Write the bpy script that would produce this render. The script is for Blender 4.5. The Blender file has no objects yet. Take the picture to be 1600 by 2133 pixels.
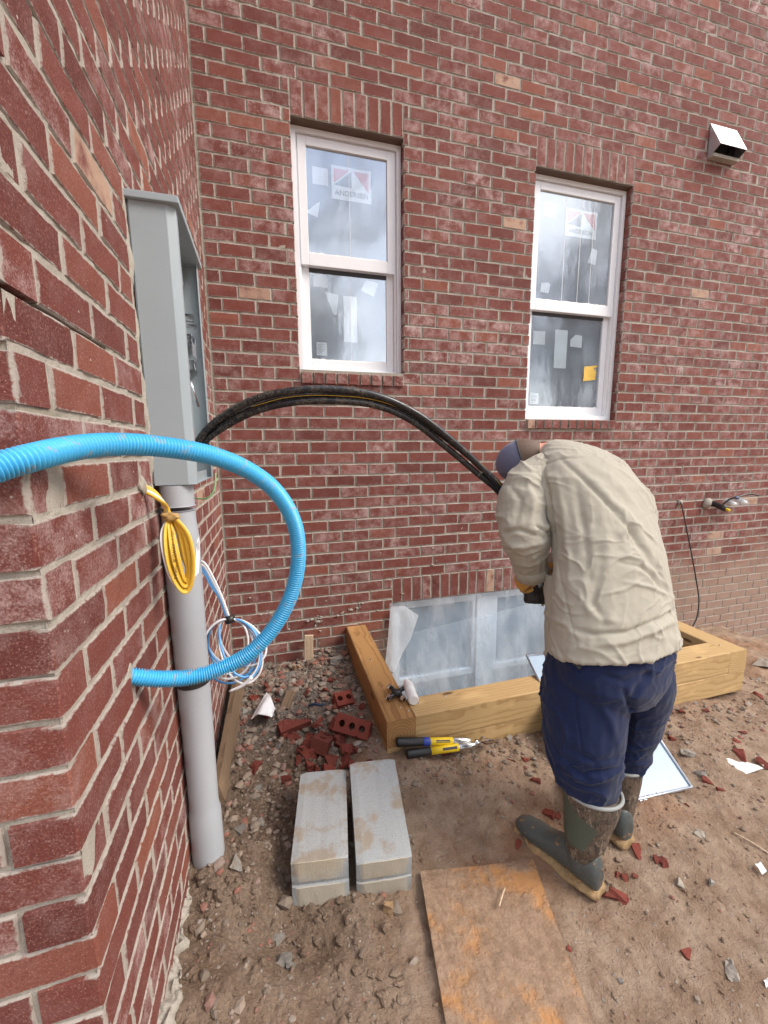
import bpy, bmesh, math, random
import numpy as np
from mathutils import Vector, Matrix

random.seed(7)
RNG = np.random.default_rng(7)
SC = bpy.context.scene
COL = SC.collection

# ------------------------------------------------------------------ camera
F_PX, YAW, PITCH, ROLL = 838.65, .2713, .1533, -.009        # solved from the brick grid of the two walls
CAM = np.array([-.2166, -2.8215, 1.5864])


def cam_axes(a, b, c):
    fwd = np.array([math.sin(a), math.cos(a), 0.]); right = np.array([math.cos(a), -math.sin(a), 0.]); up = np.array([0, 0, 1.])
    f2 = fwd * math.cos(b) - up * math.sin(b); u2 = up * math.cos(b) + fwd * math.sin(b)
    return np.array([right * math.cos(c) + u2 * math.sin(c), -(u2 * math.cos(c) - right * math.sin(c)), f2])


RC = cam_axes(YAW, PITCH, ROLL)
cam_data = bpy.data.cameras.new('camera'); cam = bpy.data.objects.new('camera', cam_data); COL.objects.link(cam)
cam_data.sensor_fit = 'HORIZONTAL'; cam_data.sensor_width = 36.; cam_data.lens = F_PX / 1600 * 36
cam_data.clip_start = .02; cam_data.clip_end = 500
mw = Matrix.Identity(4)
for i in range(3):
    mw[i][0] = RC[0][i]; mw[i][1] = -RC[1][i]; mw[i][2] = -RC[2][i]; mw[i][3] = CAM[i]
cam.matrix_world = mw
SC.camera = cam

# ------------------------------------------------------------------ sky, sun, exposure
SUN_EL, SUN_AZ = math.radians(44), math.radians(122)          # behind the camera, to the right
world = bpy.data.worlds.new('World'); SC.world = world; world.use_nodes = True
wn = world.node_tree; wn.nodes.clear()
w_out = wn.nodes.new('ShaderNodeOutputWorld'); w_bg = wn.nodes.new('ShaderNodeBackground')
w_sky = wn.nodes.new('ShaderNodeTexSky'); w_sky.sky_type = 'NISHITA'; w_sky.sun_disc = False
w_sky.sun_elevation = SUN_EL; w_sky.sun_rotation = SUN_AZ; w_sky.dust_density = 2.5; w_sky.ozone_density = 1.0
w_tc = wn.nodes.new('ShaderNodeTexCoord'); w_map = wn.nodes.new('ShaderNodeMapping'); w_map.inputs['Scale'].default_value = (1, 1, 2.2)
w_noise = wn.nodes.new('ShaderNodeTexNoise'); w_noise.inputs['Scale'].default_value = 2.3; w_noise.inputs['Detail'].default_value = 7
w_ramp = wn.nodes.new('ShaderNodeValToRGB'); w_ramp.color_ramp.elements[0].position = .36; w_ramp.color_ramp.elements[1].position = .62
w_mix = wn.nodes.new('ShaderNodeMixRGB'); w_mix.inputs['Color2'].default_value = (7.6, 7.7, 7.9, 1)
wn.links.new(w_tc.outputs['Generated'], w_map.inputs['Vector']); wn.links.new(w_map.outputs['Vector'], w_noise.inputs['Vector'])
wn.links.new(w_noise.outputs['Fac'], w_ramp.inputs['Fac']); wn.links.new(w_ramp.outputs['Color'], w_mix.inputs['Fac'])
wn.links.new(w_sky.outputs['Color'], w_mix.inputs['Color1']); wn.links.new(w_mix.outputs['Color'], w_bg.inputs['Color'])
w_bg.inputs['Strength'].default_value = .15
wn.links.new(w_bg.outputs['Background'], w_out.inputs['Surface'])
sun_data = bpy.data.lights.new('sun', 'SUN'); sun = bpy.data.objects.new('sun', sun_data); COL.objects.link(sun)
sun_data.energy = 1.5; sun_data.angle = math.radians(24); sun_data.color = (1, .93, .84)
sd = Vector((math.sin(SUN_AZ) * math.cos(SUN_EL), math.cos(SUN_AZ) * math.cos(SUN_EL), math.sin(SUN_EL)))
sun.rotation_euler = sd.to_track_quat('Z', 'Y').to_euler(); sun.location = (6, -8, 9)
SC.view_settings.view_transform = 'Standard'; SC.view_settings.look = 'None'; SC.view_settings.gamma = 1
SC.view_settings.use_curve_mapping = False; SC.view_settings.exposure = 1.04
SC.render.engine = 'CYCLES'
SC.cycles.use_denoising = True; SC.cycles.max_bounces = 8; SC.cycles.transparent_max_bounces = 12

# ------------------------------------------------------------------ geometry helpers
def ray(x, y): return RC.T @ np.array([(x - 800) / F_PX, (y - 1066.5) / F_PX, 1.])
def at(x, y, d): return CAM + ray(x, y) * d                    # d: distance along the lens axis
def on_z(x, y, z): d = ray(x, y); return CAM + d * (z - CAM[2]) / d[2]
def on_y(x, y, Y): d = ray(x, y); return CAM + d * (Y - CAM[1]) / d[1]
def on_x(x, y, X): d = ray(x, y); return CAM + d * (X - CAM[0]) / d[0]
def project(P):
    q = (np.asarray(P, float) - CAM) @ RC.T
    z = np.where(np.abs(q[..., 2]) < 1e-6, 1e-6, q[..., 2])
    return np.stack([800 + F_PX * q[..., 0] / z, 1066.5 + F_PX * q[..., 1] / z, q[..., 2]], -1)


def _hash(ix, iy, iz, s):
    n = (ix * 374761393 + iy * 668265263 + iz * 2147483647 + s * 1274126177) & 0xffffffff
    n = ((n ^ (n >> 13)) * 1274126177) & 0xffffffff
    return ((n ^ (n >> 16)) & 0xffff) / 65535.


def vnoise(p, s=0):
    p = np.asarray(p, float); i = np.floor(p).astype(np.int64); f = p - i; f = f * f * (3 - 2 * f); r = 0
    for dx in (0, 1):
        for dy in (0, 1):
            for dz in (0, 1):
                w = (f[..., 0] if dx else 1 - f[..., 0]) * (f[..., 1] if dy else 1 - f[..., 1]) * (f[..., 2] if dz else 1 - f[..., 2])
                r = r + w * _hash(i[..., 0] + dx, i[..., 1] + dy, i[..., 2] + dz, s)
    return r * 2 - 1


def fbm(p, oct=4, s=0):
    r = 0; a = 1
    for o in range(oct):
        r = r + a * vnoise(np.asarray(p) * 2 ** o, s + o); a *= .5
    return r


def smooth01(x, a, b):
    t = np.clip((x - a) / (b - a), 0, 1); return t * t * (3 - 2 * t)


def catmull(pts, n=8):
    P = [np.asarray(p, float) for p in pts]; P = [2 * P[0] - P[1]] + P + [2 * P[-1] - P[-2]]; out = []
    for i in range(1, len(P) - 2):
        for k in range(n):
            t = k / n
            out.append(.5 * (2 * P[i] + (P[i + 1] - P[i - 1]) * t + (2 * P[i - 1] - 5 * P[i] + 4 * P[i + 1] - P[i + 2]) * t * t + (3 * P[i] - P[i - 1] - 3 * P[i + 1] + P[i + 2]) * t ** 3))
    out.append(P[-2]); return np.array(out)


def base_of(o):
    v = Vector((0, 0, 0))
    while o is not None:
        v += o.location; o = o.parent
    return np.array(v)


def tag(o, label=None, cat=None, group=None, kind=None):
    if label: o['label'] = label
    if cat: o['category'] = cat
    if group: o['group'] = group
    if kind: o['kind'] = kind
    return o


def thing(name, label, cat, loc=(0, 0, 0), group=None):
    o = bpy.data.objects.new(name, None); COL.objects.link(o); o.location = [float(c) for c in loc]; o.empty_display_size = .1
    return tag(o, label, cat, group)


class MB:
    def __init__(self): self.v = []; self.f = []
    def n(self): return len(self.v)
    def add(self, vs, fs):
        b = len(self.v); self.v += [tuple(map(float, q)) for q in vs]; self.f += [tuple(i + b for i in g) for g in fs]; return self
    def box(self, c, s, rot=None):
        vs = [np.array([x * s[0] / 2, y * s[1] / 2, z * s[2] / 2]) for x in (-1, 1) for y in (-1, 1) for z in (-1, 1)]
        if rot is not None: vs = [np.array(rot @ Vector(q)) for q in vs]
        return self.add([q + np.asarray(c) for q in vs], [(0, 1, 3, 2), (4, 6, 7, 5), (0, 4, 5, 1), (2, 3, 7, 6), (0, 2, 6, 4), (1, 5, 7, 3)])
    def span(self, a, b): a = np.asarray(a, float); b = np.asarray(b, float); return self.box((a + b) / 2, np.abs(b - a))
    def hexa(self, eight): return self.add(eight, [(0, 1, 2, 3), (7, 6, 5, 4), (0, 4, 5, 1), (1, 5, 6, 2), (2, 6, 7, 3), (3, 7, 4, 0)])
    def tube(self, path, r, seg=12, caps=True, flat=None):
        P = np.asarray(path, float); m = len(P); r = np.full(m, r) if np.isscalar(r) else np.asarray(r, float)
        T = np.gradient(P, axis=0); T /= np.linalg.norm(T, axis=1)[:, None] + 1e-12
        ref = np.array([0, 0, 1.]) if abs(T[0][2]) < .9 else np.array([1., 0, 0]); u = np.cross(T[0], ref); u /= np.linalg.norm(u)
        vs = []
        for i in range(m):
            u = u - T[i] * (u @ T[i]); u /= np.linalg.norm(u) + 1e-12; w = np.cross(T[i], u)
            for k in range(seg):
                a = 2 * math.pi * k / seg; vs.append(P[i] + r[i] * (math.cos(a) * u * (flat or 1) + math.sin(a) * w))
        fs = [(i * seg + k, i * seg + (k + 1) % seg, (i + 1) * seg + (k + 1) % seg, (i + 1) * seg + k) for i in range(m - 1) for k in range(seg)]
        if caps: fs += [tuple(range(seg))[::-1], tuple((m - 1) * seg + k for k in range(seg))]
        return self.add(vs, fs)
    def loft(self, rings, seg=24, caps=True):
        vs = []
        for c, A, B in rings:
            for k in range(seg):
                a = 2 * math.pi * k / seg; vs.append(np.asarray(c) + math.cos(a) * np.asarray(A) + math.sin(a) * np.asarray(B))
        m = len(rings)
        fs = [(i * seg + k, i * seg + (k + 1) % seg, (i + 1) * seg + (k + 1) % seg, (i + 1) * seg + k) for i in range(m - 1) for k in range(seg)]
        if caps: fs += [tuple(range(seg))[::-1], tuple((m - 1) * seg + k for k in range(seg))]
        return self.add(vs, fs)
    def sphere(self, c, r, seg=12, rings=8, rot=None):
        r = np.array([r, r, r]) if np.isscalar(r) else np.asarray(r, float); vs = []
        for i in range(rings + 1):
            th = math.pi * i / rings
            for k in range(seg):
                ph = 2 * math.pi * k / seg; q = np.array([math.sin(th) * math.cos(ph), math.sin(th) * math.sin(ph), math.cos(th)]) * r
                if rot is not None: q = np.array(rot @ Vector(q))
                vs.append(q + np.asarray(c))
        return self.add(vs, [(i * seg + k, i * seg + (k + 1) % seg, (i + 1) * seg + (k + 1) % seg, (i + 1) * seg + k)[::-1] for i in range(rings) for k in range(seg)])
    def plate(self, poly, nrm, t):                               # a polygon with thickness
        n = len(poly); d = np.asarray(nrm, float) * t; P = [np.asarray(q, float) for q in poly]
        return self.add(P + [q + d for q in P], [tuple(range(n))[::-1], tuple(range(n, 2 * n))] + [(i, (i + 1) % n, (i + 1) % n + n, i + n) for i in range(n)])
    def build(self, name, mat, parent=None, smooth=False, bevel=0, world=True, fixn=True):
        me = bpy.data.meshes.new(name); vs = np.array(self.v, float)
        if parent is not None and world: vs = vs - base_of(parent)
        me.from_pydata(vs.tolist(), [], self.f); me.update()
        if bevel or fixn:
            bm = bmesh.new(); bm.from_mesh(me)
            if fixn: bmesh.ops.recalc_face_normals(bm, faces=bm.faces)
            if bevel: bmesh.ops.bevel(bm, geom=[e for e in bm.edges if e.is_manifold and e.calc_face_angle(0) > .5], offset=bevel, segments=2, profile=.6, affect='EDGES', clamp_overlap=True)
            bm.to_mesh(me); bm.free()
        if smooth:
            me.shade_smooth()
            if smooth == 'auto': me.set_sharp_from_angle(angle=math.radians(40))
        o = bpy.data.objects.new(name, me); COL.objects.link(o)
        if mat is not None: me.materials.append(mat)
        if parent is not None: o.parent = parent
        return o


def copy_tree(o, parent=None):
    c = o.copy(); COL.objects.link(c); c.parent = parent
    for ch in list(o.children): copy_tree(ch, c)
    return c


def remesh(mb, voxel, smooth_it=4):                               # union of closed shells as one skin
    me = bpy.data.meshes.new('tmp'); me.from_pydata(mb.v, [], mb.f); me.update()
    bm = bmesh.new(); bm.from_mesh(me); bmesh.ops.recalc_face_normals(bm, faces=bm.faces); bm.to_mesh(me); bm.free()
    o = bpy.data.objects.new('tmp', me); COL.objects.link(o)
    m = o.modifiers.new('r', 'REMESH'); m.mode = 'VOXEL'; m.voxel_size = voxel
    s = o.modifiers.new('s', 'SMOOTH'); s.factor = .5; s.iterations = smooth_it
    dg = bpy.context.evaluated_depsgraph_get(); ev = o.evaluated_get(dg); out = bpy.data.meshes.new_from_object(ev)
    bpy.data.objects.remove(o); bpy.data.meshes.remove(me); return out


def mesh_arrays(me):
    v = np.zeros(len(me.vertices) * 3); me.vertices.foreach_get('co', v); n = np.zeros(len(me.vertices) * 3); me.vertices.foreach_get('normal', n)
    return v.reshape(-1, 3), n.reshape(-1, 3)


def set_verts(me, v): me.vertices.foreach_set('co', np.ascontiguousarray(v).ravel()); me.update()


def from_mesh(name, me, mat, parent=None, smooth=True):
    if parent is not None:
        v, _ = mesh_arrays(me); set_verts(me, v - base_of(parent))
    if smooth: me.shade_smooth()
    me.name = name; me.materials.clear(); me.materials.append(mat); o = bpy.data.objects.new(name, me); COL.objects.link(o); o.parent = parent; return o


# ------------------------------------------------------------------ material helpers
class NT:
    def __init__(self, name):
        self.m = bpy.data.materials.new(name); self.m.use_nodes = True; self.t = self.m.node_tree; self.b = self.t.nodes['Principled BSDF']; self.out = self.t.nodes['Material Output']
        self._tc = None; self._geo = None
    def node(self, ty, props=None, **inp):
        n = self.t.nodes.new('ShaderNode' + ty)
        for k, v in (props or {}).items(): setattr(n, k, v)
        for k, v in inp.items(): self.set(n, k, v)
        return n
    def set(self, n, k, v):
        s = n.inputs[int(k[1:])] if k[0] == 'i' and k[1:].isdigit() else n.inputs[k.replace('_', ' ')]
        if isinstance(v, bpy.types.NodeSocket): self.t.links.new(v, s)
        elif isinstance(v, (tuple, list)): s.default_value = (*v, 1) if len(v) == 3 and s.type == 'RGBA' else v
        else: s.default_value = v
    def obj(self):
        if not self._tc: self._tc = self.node('TexCoord')
        return self._tc.outputs['Object']
    def pos(self):
        if not self._geo: self._geo = self.node('NewGeometry')
        return self._geo.outputs['Position']
    def nrm(self): self.pos(); return self._geo.outputs['Normal']
    def scale(self, v, s): return self.node('Mapping', None, Vector=v, Scale=s).outputs[0]
    def noise(self, v, sc, det=4, rough=.55, dist=0, col=False):
        n = self.node('TexNoise', None, Vector=v, Scale=sc, Detail=det, Roughness=rough, Distortion=dist); return n.outputs['Color' if col else 'Fac']
    def voro(self, v, sc, feat='F1', out='Distance'): return self.node('TexVoronoi', {'feature': feat}, Vector=v, Scale=sc).outputs[out]
    def math(self, op, a, b=0., c=None, clamp=False):
        n = self.node('Math', {'operation': op, 'use_clamp': clamp}, i0=a, i1=b)
        if c is not None: self.set(n, 'i2', c)
        return n.outputs[0]
    def ramp(self, f, *stops):
        n = self.node('ValToRGB', None, Fac=f); e = n.color_ramp.elements
        while len(e) < len(stops): e.new(.5)
        for el, (p, c) in zip(e, stops): el.position = p; el.color = (c, c, c, 1) if np.isscalar(c) else (*c, 1)
        return n.outputs['Color']
    def step(self, f, a, b): return self.node('MapRange', {'interpolation_type': 'SMOOTHSTEP'}, Value=f, i1=a, i2=b).outputs[0]
    def mix(self, f, a, b, mode='MIX'): return self.node('MixRGB', {'blend_type': mode}, Fac=f, Color1=a, Color2=b).outputs[0]
    def sep(self, v): return self.node('SeparateXYZ', None, Vector=v).outputs
    def bump(self, h, strength=.5, dist=.01, normal=None):
        n = self.node('Bump', None, Height=h, Strength=strength, Distance=dist)
        if normal is not None: self.set(n, 'Normal', normal)
        return n.outputs[0]
    def done(self, color=None, rough=None, normal=None, **kw):
        if color is not None: self.set(self.b, 'Base_Color', color)
        if rough is not None: self.set(self.b, 'Roughness', rough)
        if normal is not None: self.set(self.b, 'Normal', normal)
        for k, v in kw.items(): self.set(self.b, k, v)
        return self.m


def plain(name, col, rough=.5, metal=0., var=.12, sc=30, bump=.15, bdist=.002, dirt=None, dirt_amt=.45, dsc=9, **kw):
    n = NT(name); p = n.obj(); f = n.noise(p, sc, 5)
    c = n.mix(f, tuple(x * (1 - var) for x in col), tuple(min(1, x * (1 + var)) for x in col))
    if dirt is not None: c = n.mix(n.step(n.noise(p, dsc, 7, .65), 1 - dirt_amt - .05, 1 - dirt_amt + .12), c, dirt)
    return n.done(c, n.math('ADD', rough - .08, n.math('MULTIPLY', f, .16)), n.bump(f, bump, bdist) if bump else None, Metallic=metal, **kw)


MUD = (.27, .165, .095); DIRT = (.23, .17, .125)


def brick_material():
    n = NT('brick'); loc = n.node('Attribute', {'attribute_name': 'bl'}).outputs['Vector']; rn = n.node('Attribute', {'attribute_name': 'rnd'}).outputs['Fac']
    oi = n.node('ObjectInfo').outputs['Random']; r = n.math('FRACT', n.math('ADD', rn, n.math('MULTIPLY', oi, 7.31)))
    r2 = n.math('FRACT', n.math('MULTIPLY', r, 13.7)); r3 = n.math('FRACT', n.math('MULTIPLY', r, 57.3)); P = n.pos()
    base = n.ramp(r, (0, (.120, .032, .026)), (.25, (.172, .047, .036)), (.5, (.192, .054, .041)), (.75, (.145, .038, .030)), (.95, (.22, .068, .048)), (1, (.26, .084, .05)))
    blot = n.noise(P, 26, 6, .62); fine = n.noise(P, 260, 3, .6)
    c = n.mix(n.math('MULTIPLY', blot, .55), base, n.mix(.5, base, (.10, .032, .028)))
    c = n.mix(n.math('MULTIPLY', n.step(fine, .52, .75), .5), c, (.40, .19, .14)); c = n.mix(n.math('MULTIPLY', n.math('SUBTRACT', 1, n.step(fine, .25, .42)), .55), c, (.07, .022, .02)); vs_ = n.voro(P, 150); c = n.mix(n.math('MULTIPLY', n.math('SUBTRACT', 1, n.step(vs_, .08, .16)), .5), c, (.58, .44, .38))
    # lime bloom left by the mortar wash, strong on some bricks only
    hz = n.noise(P, 13, 8, .72); amt = n.math('ADD', n.math('ADD', n.math('MULTIPLY', n.step(r2, .55, 1.), .55), n.math('MULTIPLY', n.step(n.noise(P, 1.1, 3), .42, .70), .6)), .08)
    bl = n.math('MULTIPLY', n.step(n.math('ADD', hz, n.math('MULTIPLY', fine, .42)), .60, .92), amt, clamp=True)
    c = n.mix(bl, c, (.52, .38, .36))
    c = n.mix(n.math('MULTIPLY', n.step(r3, .99, .995), n.step(n.noise(P, 14, 5), .3, .55)), c, (.44, .29, .21))
    # mortar smeared over the arrises
    xyz = n.sep(loc); ex = n.math('SUBTRACT', n.node('Attribute', {'attribute_name': 'bh'}).outputs['Fac'], n.math('ABSOLUTE', xyz[0])); ez = n.math('SUBTRACT', .035, n.math('ABSOLUTE', xyz[2]))
    ed = n.math('MINIMUM', ex, ez); sm = n.math('SUBTRACT', ed, n.math('MULTIPLY', n.noise(P, 60, 5, .7), .0155))
    smear = n.math('MULTIPLY', n.math('SUBTRACT', 1, n.step(sm, -.0062, -.0025)), .85)
    c = n.mix(smear, c, (.42, .385, .34))
    sp = n.math('MULTIPLY', n.math('SUBTRACT', 1, n.step(n.voro(P, 46), .06, .13)), n.step(n.noise(P, 5, 4), .56, .66))
    c = n.mix(sp, c, (.55, .50, .44))
    # mud splashed up from the ground
    wz = n.sep(P); splash = n.step(n.math('SUBTRACT', n.math('ADD', n.math('MULTIPLY', n.noise(P, 3.2, 6, .6), .9), n.math('MULTIPLY', n.step(wz[0], 2.2, 3.6), .38)), n.math('MULTIPLY', wz[2], .85)), .2, .62)
    c = n.mix(n.math('MULTIPLY', splash, .72), c, (.36, .265, .205))
    pits = n.voro(P, 190); h = n.math('ADD', n.math('MULTIPLY', n.noise(P, 150, 6, .75), .9), n.math('MULTIPLY', n.step(pits, .0, .25), .35))
    return n.done(c, .86, n.bump(h, .8, .0045), Specular_IOR_Level=.25)


def mortar_material():
    n = NT('mortar'); P = n.pos(); f = n.noise(P, 22, 7, .65); g = n.noise(P, 300, 3, .6)
    c = n.mix(f, (.295, .262, .215), (.46, .425, .37)); c = n.mix(n.step(g, .45, .75), c, (.265, .235, .195))
    c = n.mix(n.math('MULTIPLY', n.step(n.noise(P, 4, 5), .58, .7), .6), c, (.22, .185, .13))
    return n.done(c, .92, n.bump(n.math('ADD', f, n.math('MULTIPLY', g, .6)), .6, .004), Specular_IOR_Level=.2)


def wood_material(name, light, dark, ring=62, dirt_amt=.25, pith=(.01, -.02)):
    n = NT(name); p = n.obj(); s = n.sep(p)
    wob = n.noise(n.scale(p, (1.3, 5, 5)), 3.2, 3, .5); wob2 = n.noise(n.scale(p, (1.3, 5, 5)), 2.1, 2, .5)
    y = n.math('ADD', n.math('SUBTRACT', s[1], pith[0]), n.math('MULTIPLY', n.math('SUBTRACT', wob, .5), .035)); z = n.math('ADD', n.math('SUBTRACT', s[2], pith[1]), n.math('MULTIPLY', n.math('SUBTRACT', wob2, .5), .035))
    d = n.math('SQRT', n.math('ADD', n.math('MULTIPLY', y, y), n.math('MULTIPLY', z, z)))
    rg = n.math('FRACT', n.math('MULTIPLY', n.math('ADD', d, n.math('MULTIPLY', n.noise(p, 9, 3), .012)), ring))
    late = n.math('MULTIPLY', n.step(rg, .45, .93), n.math('SUBTRACT', 1, n.step(rg, .93, 1.)))
    fib = n.noise(n.scale(p, (6, 190, 190)), 1.6, 4, .6)
    c = n.mix(n.math('MULTIPLY', late, .62), light, dark); c = n.mix(n.math('MULTIPLY', fib, .35), c, tuple(x * .55 for x in light))
    c = n.mix(n.math('MULTIPLY', n.step(n.noise(n.scale(p, (1.5, 4, 4)), 2.4, 4), .55, .75), .6), c, tuple(min(1, x * 1.35) for x in light))
    kn = n.voro(n.scale(p, (2.2, 7, 7)), 1.25); c = n.mix(n.math('MULTIPLY', n.math('SUBTRACT', 1, n.step(kn, .07, .13)), .85), c, (.07, .028, .012))
    c = n.mix(n.math('MULTIPLY', n.step(n.noise(n.pos(), 11, 7, .7), 1 - dirt_amt, 1 - dirt_amt + .2), .8), c, (.20, .155, .115))
    return n.done(c, .72, n.bump(n.math('ADD', n.math('MULTIPLY', late, .5), fib), .35, .002), Specular_IOR_Level=.3)


def ground_material():
    n = NT('dirt'); P = n.pos(); s = n.sep(P)
    big = n.noise(P, 1.6, 6, .6); mid = n.noise(P, 9, 7, .65); fin = n.noise(P, 95, 5, .7); gr = n.noise(P, 420, 2, .6)
    c = n.mix(n.step(mid, .35, .68), (.27, .178, .118), (.42, .31, .225))
    c = n.mix(n.math('MULTIPLY', n.step(big, .52, .68), .55), c, (.34, .17, .09))
    damp = n.math('MULTIPLY', n.step(n.math('ADD', n.math('MULTIPLY', s[0], -1.), n.math('MULTIPLY', mid, .5)), -.02, .35), n.step(s[1], -2.6, -1.2))
    c = n.mix(n.math('MULTIPLY', damp, .8), c, n.mix(n.step(fin, .35, .6), (.065, .045, .033), (.16, .115, .082)))
    heap = n.math('MULTIPLY', n.step(n.math('ADD', n.math('MULTIPLY', s[1], 1.), n.math('MULTIPLY', mid, .5)), -.75, -.35), n.math('SUBTRACT', 1, n.step(s[0], .3, .5)))
    c = n.mix(n.math('MULTIPLY', heap, .8), c, n.mix(n.step(fin, .35, .65), (.095, .083, .072), (.225, .205, .18)))
    c = n.mix(n.math('MULTIPLY', n.step(fin, .5, .74), .55), c, (.42, .31, .22)); c = n.mix(n.math('MULTIPLY', n.math('SUBTRACT', 1, n.step(fin, .28, .42)), .55), c, (.16, .115, .08))
    v = n.voro(P, 58); pc = n.voro(P, 58, out='Color'); ps = n.sep(pc)
    peb = n.math('MULTIPLY', n.math('SUBTRACT', 1, n.step(v, .2, .3)), n.step(ps[0], .80, .82))
    c = n.mix(n.math('MULTIPLY', peb, .8), c, n.ramp(ps[1], (0, (.30, .28, .26)), (.5, (.46, .40, .34)), (.8, (.30, .105, .07)), (1, (.52, .48, .42))))
    h = n.math('ADD', n.math('ADD', n.math('MULTIPLY', mid, .5), fin), n.math('ADD', n.math('MULTIPLY', gr, .35), n.math('MULTIPLY', peb, .35)))
    return n.done(c, n.math('SUBTRACT', .95, n.math('MULTIPLY', damp, .25)), n.bump(h, .9, .016), Specular_IOR_Level=.25)


def rubble_material(name, a, b, dirt=.4, rough=.92):
    n = NT(name); r = n.node('ObjectInfo').outputs['Random']; rn = n.node('Attribute', {'attribute_name': 'rnd'}).outputs['Fac']; P = n.pos()
    k = n.math('FRACT', n.math('ADD', r, rn)); c = n.mix(k, a, b); f = n.noise(P, 75, 5, .65)
    c = n.mix(n.math('MULTIPLY', n.step(f, .35, .75), .4), c, tuple(x * .55 for x in a))
    c = n.mix(n.math('MULTIPLY', n.step(n.noise(P, 30, 6, .65), 1 - dirt, 1.2 - dirt), .8), c, (.25, .185, .135))
    return n.done(c, rough, n.bump(f, .5, .004), Specular_IOR_Level=.25)


def gravel_material():
    n = NT('gravel'); k = n.node('Attribute', {'attribute_name': 'rnd'}).outputs['Fac']; P = n.pos(); f = n.noise(P, 120, 4, .6)
    c = n.ramp(k, (0, (.12, .09, .068)), (.25, (.20, .165, .13)), (.5, (.30, .235, .18)), (.68, (.25, .225, .195)), (.8, (.25, .085, .06)), (.93, (.20, .065, .048)), (1, (.34, .315, .28)))
    c = n.mix(n.math('MULTIPLY', f, .6), c, (.21, .155, .115))
    return n.done(c, .92, n.bump(f, .4, .003))


M = {}
M['brick'] = brick_material(); M['mortar'] = mortar_material(); M['dirt'] = ground_material(); M['gravel'] = gravel_material()
M['timber'] = wood_material('treated_timber', (.40, .22, .085), (.19, .085, .03), dirt_amt=.33)
M['timber_new'] = wood_material('fresh_timber', (.53, .36, .17), (.36, .205, .08), dirt_amt=.22, pith=(.03, .05))
M['old_wood'] = wood_material('weathered_board', (.22, .15, .095), (.10, .065, .04), dirt_amt=.45)
M['pale_wood'] = wood_material('pale_wood', (.62, .47, .33), (.45, .30, .18), dirt_amt=.12)
M['brick_bit'] = rubble_material('broken_brick', (.21, .05, .035), (.14, .04, .03), .38)
M['mortar_bit'] = rubble_material('mortar_lump', (.17, .155, .137), (.27, .25, .22), .45)
M['stone'] = rubble_material('stone', (.36, .31, .25), (.27, .25, .235), .34)
M['clay_bit'] = rubble_material('clay_lump', (.42, .27, .13), (.30, .20, .12), .3)
M['vinyl'] = plain('white_vinyl', (.80, .81, .83), .38, var=.03, bump=.04, dirt=(.60, .57, .52), dirt_amt=.22)
M['dark_gap'] = plain('dark_gap_shade', (.035, .035, .037), .5)  # near-black tone for the shaded gap under the sash rail
M['steel_brown'] = plain('painted_lintel_steel', (.10, .055, .032), .62, sc=14, var=.35)
M['grey_box'] = plain('grey_enamel', (.325, .375, .40), .36, var=.05, sc=6, bump=.05, dirt=(.44, .42, .385), dirt_amt=.29, dsc=6)
M['grey_inner'] = plain('grey_inner', (.34, .39, .41), .4, var=.05, bump=.03)
M['zinc'] = plain('zinc', (.62, .62, .63), .24, 1., var=.1, bump=.05)
M['chrome'] = plain('bright_steel', (.78, .78, .80), .14, 1., var=.05, bump=.03)
M['galv'] = plain('galvanised_sheet', (.60, .63, .68), .34, .85, var=.14, sc=12, bump=.05)
M['dark_in'] = plain('dark_inside', (.02, .021, .024), .7)
M['pvc'] = plain('grey_pvc', (.37, .39, .42), .42, var=.05, sc=7, bump=.03, dirt=(.44, .40, .35), dirt_amt=.26, dsc=12)
M['black'] = plain('black_rubber', (.018, .018, .019), .38, var=.3, bump=.1)
M['blue_strap'] = plain('blue_collar', (.02, .05, .30), .45)
M['yellow_paint'] = plain('yellow_paint', (.80, .56, .02), .4, var=.06, dirt=(.25, .18, .05), dirt_amt=.23)
M['white_plastic'] = plain('white_plastic', (.80, .80, .79), .4, var=.04, dirt=(.45, .42, .4), dirt_amt=.2)
M['paper'] = plain('white_paper', (.74, .75, .76), .75, var=.05, bump=.05, dirt=(.42, .36, .30), dirt_amt=.24)
M['label'] = plain('label_white', (.90, .93, .93), .45, var=.04, bump=0)
M['ink'] = plain('ink', (.06, .06, .065), .6, bump=0)
M['faded_ink'] = plain('faded_ink', (.14, .16, .18), .6, bump=0)
M['sticker_red'] = plain('sticker_red', (.66, .09, .09), .5, var=.05, bump=0)
M['sticker_blue'] = plain('sticker_blue', (.10, .14, .19), .5, var=.05, bump=0)
M['sticker_yellow'] = plain('yellow_note', (.80, .52, .10), .6, var=.1)
M['green_wire'] = plain('green_wire', (.30, .62, .28), .4)
M['red_wire'] = plain('red_wire', (.62, .05, .07), .4)
M['blue_wire'] = plain('blue_wire', (.12, .36, .72), .4, var=.1, dirt=(.4, .36, .32), dirt_amt=.2)
M['white_wire'] = plain('white_wire', (.76, .76, .77), .4, dirt=(.42, .38, .34), dirt_amt=.25)
M['yellow_cable'] = plain('yellow_cable', (.74, .47, .055), .38, var=.1, dirt=(.33, .22, .09), dirt_amt=.24, dsc=25)
M['tan_tape'] = plain('smudged_tape', (.42, .26, .09), .5, dirt=(.05, .04, .03), dirt_amt=.4, dsc=60)
M['concrete'] = None


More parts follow.
